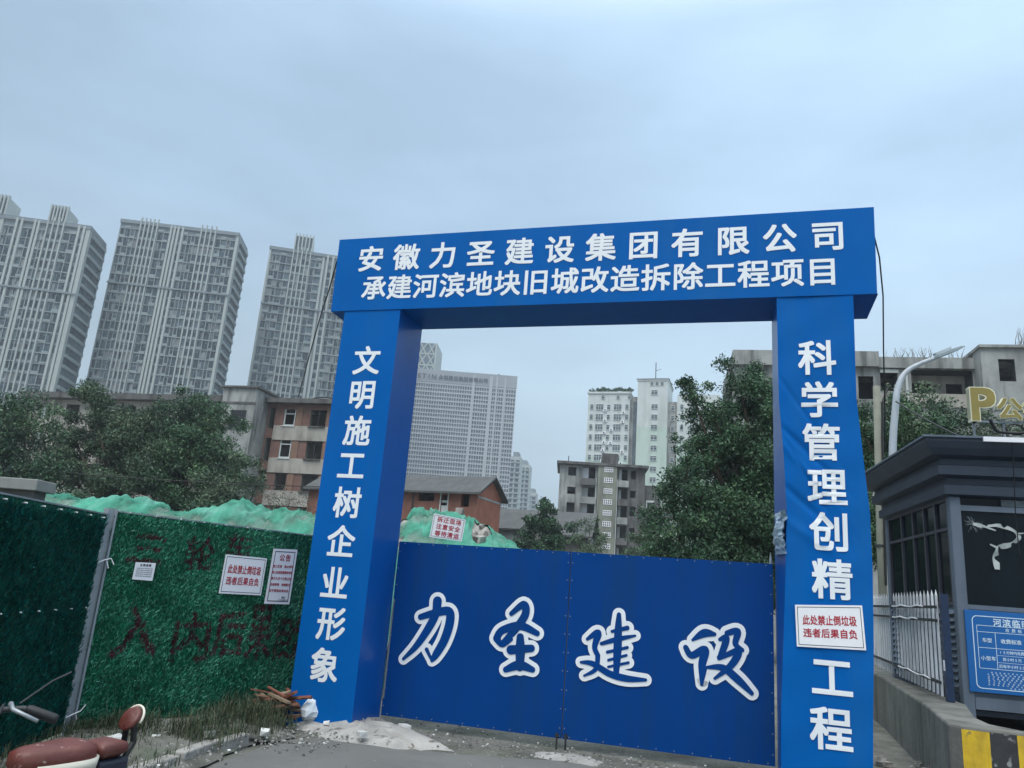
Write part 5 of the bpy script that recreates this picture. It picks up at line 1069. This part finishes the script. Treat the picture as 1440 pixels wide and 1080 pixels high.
# ------------------------------------------------------------------ kerb, bank of weeds, rubble and debris by the hoarding
KST = mat("kerb_stone", (0.30, 0.29, 0.27), .92, .25, 4, bump=.5, bump_scale=20, speck=(18, (.15, .14, .12), .62))
for i, (a, c) in enumerate((((-2.68, 6.55), (-2.55, 7.12)), ((-2.53, 7.16), (-2.44, 7.72)), ((-2.42, 7.77), (-2.30, 8.22)), ((-2.74, 5.9), (-2.69, 6.5)))):
    a, c = Vector(a), Vector(c); d = (c - a).normalized(); nn = Vector((-d.y, d.x)) * .12
    mb = MB(); mb.prism([tuple(a), tuple(c), tuple(c + nn), tuple(a + nn)], -.12, .025 + .015 * (i % 2)); o = mb.build("kerb_stone", KST, bevel=.015)
    tag(o, ["pale kerb stone nearest the bike along the road edge", "cracked kerb stone in the middle of the short row", "mossy kerb stone at the far end of the row under weeds", "kerb stone hidden behind the bike's backrest"][i], "kerb stone", "kerb stones along the road edge")
bank = [(-2.45, 7.0), (-2.3, 8.2), (-1.95, 8.75), (-2.2, 9.3), (-2.5, 10.2), (-3.3, 9.3), (-4.0, 8.2), (-4.0, 6.5), (-3.9, 5.0), (-3.1, 5.0), (-2.8, 6.0)]
sheet("soil_bank", SOIL, bank, -.08, jitter=.04, step=.15, dome=.14)
def inside(p, poly):
    k = False
    for (x0, y0), (x1, y1) in zip(poly, poly[1:] + poly[:1]):
        if (y0 > p[1]) != (y1 > p[1]) and p[0] < (x1 - x0) * (p[1] - y0) / (y1 - y0) + x0: k = not k
    return k
WD = [mat("weed_green", (.03, .055, .024), .7, .3, 2, island=.4), mat("weed_dry", (.09, .09, .05), .8, .3, 2, island=.35), mat("weed_olive", (.055, .07, .034), .75, .3, 2, island=.35)]
rows_ = []; rr = random.Random(8); mi = []
while len(rows_) < 13000:
    x, y = rr.uniform(-4.0, -1.9), rr.uniform(5.2, 10.2)
    if not inside((x, y), bank): continue
    dens = .5 + .5 * vnoise(x, y, 2.4, 6) + (.35 if -2.9 < x < -2.2 and 7.6 < y < 9.2 else -.1)
    if rr.random() > max(.03, dens): continue
    h_ = rr.uniform(.05, .22) * (1.25 if dens > .75 else .7); a = rr.uniform(0, 6.28); ln2 = rr.uniform(.1, .9) * h_; w_ = rr.uniform(.002, .0045); z = -.03 + .05 * max(0, dens)
    dx, dy = math.cos(a), math.sin(a); p = np.array([x, y, z])
    wv = np.array([-dy, dx, 0]) * w_; m1 = p + np.array([dx * ln2 * .4, dy * ln2 * .4, h_ * .7]); tp = p + np.array([dx * ln2, dy * ln2, h_ * rr.uniform(.75, 1.05)])
    rows_.append([p - wv, p + wv, m1 + wv * .8, m1 - wv * .8]); rows_.append([m1 - wv * .8, m1 + wv * .8, tp + wv * .2, tp - wv * .2]); k = rr.choices((0, 1, 2), (.45, .18, .37))[0]; mi += [k, k]
tag(quads_mesh("weeds", np.array(rows_), WD, np.array(mi)), "tangled weeds and dry grass on the bank at the hoarding's foot", "weeds", None, "stuff")
def lump(mb, c, s, rr, m=0, flat=.7):
    q = [Vector((rr.uniform(.5, 1) * s * sx, rr.uniform(.5, 1) * s * sy, rr.uniform(.5, 1) * s * sz * flat)) for sz in (-1, 1) for sx, sy in ((-1, -1), (1, -1), (1, 1), (-1, 1))]
    rt = Matrix.Rotation(rr.uniform(0, 6), 3, 'Z') @ Matrix.Rotation(rr.uniform(-.5, .5), 3, 'X')
    mb.raw([tuple(rt @ p + Vector(c)) for p in q], [(0, 3, 2, 1), (4, 5, 6, 7), (0, 1, 5, 4), (1, 2, 6, 5), (2, 3, 7, 6), (3, 0, 4, 7)], m)
GRV = [mat("gravel_grey", (.24, .235, .22), .95, .3, 3, island=.5), mat("gravel_white", (.6, .6, .58), .9, .15, 3, island=.2)]
mb = MB(); rr = random.Random(12)
GX = Vector((.9564, -.2922)); GN = Vector((.2922, .9564)); GB = Vector((-1.487, 9.207))
for _ in range(1300):
    k = rr.random()
    if k < .35: p = GB + GX * rr.uniform(-.9, 4.4) + GN * rr.gauss(.35, .28)
    elif k < .6: p = Vector((rr.gauss(-1.9, .28), rr.gauss(8.6, .35)))
    elif k < .85: p = Vector((rr.gauss(-3.0, .35), rr.gauss(7.3, .5)))
    else: p = Vector((rr.uniform(-2.5, 3.5), rr.uniform(4, 8.8)))
    on = (p - GB).dot(GN); s = rr.uniform(.003, .013) * (1.2 if k < .6 else (1.3 if k < .85 else .6))
    z = -.075 if on > -.3 and k < .35 else (-.0 if k < .85 and k >= .6 else -.05)
    lump(mb, (p.x, p.y, z + s * .4), s, rr, 1 if rr.random() < .16 else 0)
tag(mb.build("gravel", GRV), "loose stones and plaster crumbs along the gate and the kerb", "gravel", None, "stuff")
WHT = mat("broken_plaster", (.62, .62, .6), .9, .12, 6, bump=.4, bump_scale=25)
chunks = [(-1.72, 8.98, .03, .045, "white plaster chunk lying on the soil before the left pillar"), (-1.3, 8.75, .0, .06, "flat broken cement piece at the edge of the pale apron"), (-2.62, 7.95, .04, .06, "largest of the white stones scattered near the bike's backrest"), (-2.95, 7.55, .05, .05, "second white stone scattered on the weedy bank"), (-2.2, 8.35, .02, .05, "white stone lying at the weeds' near edge by the kerb"), (-.9, 9.35, -.02, .07, "flat pale cement slab leaning under the left gate leaf"), (-3.2, 7.3, .06, .09, "white rubble block in the grass behind the bike seat")]
for x, y, z, s, lb in chunks: mb = MB(); lump(mb, (x, y, z), s, rr, 0, .6); tag(mb.build("plaster_chunk", WHT), lb, "plaster chunk", "white plaster chunks on the bank")
mb = MB(); rg = []; rr = random.Random(21)                  # crumpled white bag beside the pillar
for k, (z, r_) in enumerate(((-.02, .05), (.03, .10), (.09, .11), (.15, .085), (.20, .05), (.215, .01))): rg.append([(-2.01 + r_ * math.cos(a) * rr.uniform(.75, 1.2) + .03 * k / 5, 9.38 + r_ * math.sin(a) * rr.uniform(.75, 1.2), z + rr.uniform(-.012, .012)) for a in np.linspace(0, 6.28, 11, endpoint=False)])
mb.loft(rg); tag(mb.build("plastic_bag", mat("crumpled_white_plastic", srgb(214, 222, 228), .35, .1, 8, bump=.5, bump_scale=20)), "crumpled white plastic bag leaning on the left pillar's foot", "plastic bag")
WOOD = [mat("broken_wood", srgb(112, 82, 64), .85, .3, 5, island=.3), mat("pale_broken_wood", srgb(142, 124, 104), .85, .25, 5), mat("reddish_lath", srgb(128, 78, 62), .8, .2, 5)]
rr = random.Random(31)
for k in range(26):
    L_ = rr.uniform(.18, .52); a = rr.gauss(-.25, .55); c = Vector((rr.gauss(-2.38, .14), rr.gauss(9.42, .13), .02 + .22 * rr.random() ** 1.3)); w_ = rr.uniform(.012, .03); h_ = rr.uniform(.006, .014)
    if k == 0: L_, a, c, w_, h_ = .62, -.12, Vector((-2.28, 9.3, .2)), .03, .012
    mb = MB(); mb.box(-L_ / 2, L_ / 2, -w_, w_, -h_, h_); o = mb.build("broken_lath", WOOD[2] if k == 0 else WOOD[k % 3]); o.location = c; o.rotation_euler = (rr.uniform(-.5, .5), rr.gauss(0, .28), a)
    tag(o, "long reddish lath on top of the broken wood heap" if k == 0 else "broken brown wood lath in the heap left of the arch's left pillar", "wood lath", "broken laths heaped at the pillar's foot")
mb = MB(); rr = random.Random(41)
for k in range(5): lump(mb, (5.02 + .12 * k - .2, 9.0 + .14 * k, -.02), .09, rr)
for k in range(14): lump(mb, (rr.uniform(4.55, 5.2), rr.uniform(8.6, 9.8), -.06), rr.uniform(.03, .07), rr)
tag(mb.build("rubble", RUBBLE), "small heap of grey rubble against the island between pillar and fence", "rubble", None, "stuff")

# ------------------------------------------------------------------ damp hazy air over the whole site
mb = MB(); mb.box(-800, 800, -800, 800, -1.1, 125)
hz = bpy.data.materials.new("damp_air"); hz.use_nodes = True; n = hz.node_tree.nodes
for q in list(n):
    if q.type == 'BSDF_PRINCIPLED': n.remove(q)
pv = n.new("ShaderNodeVolumePrincipled"); pv.inputs["Density"].default_value = 0.00065; pv.inputs["Color"].default_value = (.86, .92, 1.0, 1); pv.inputs["Anisotropy"].default_value = 0.2
hz.node_tree.links.new(pv.outputs[0], n["Material Output"].inputs["Volume"])
tag(mb.build("haze", hz), None, None, kind="stuff")
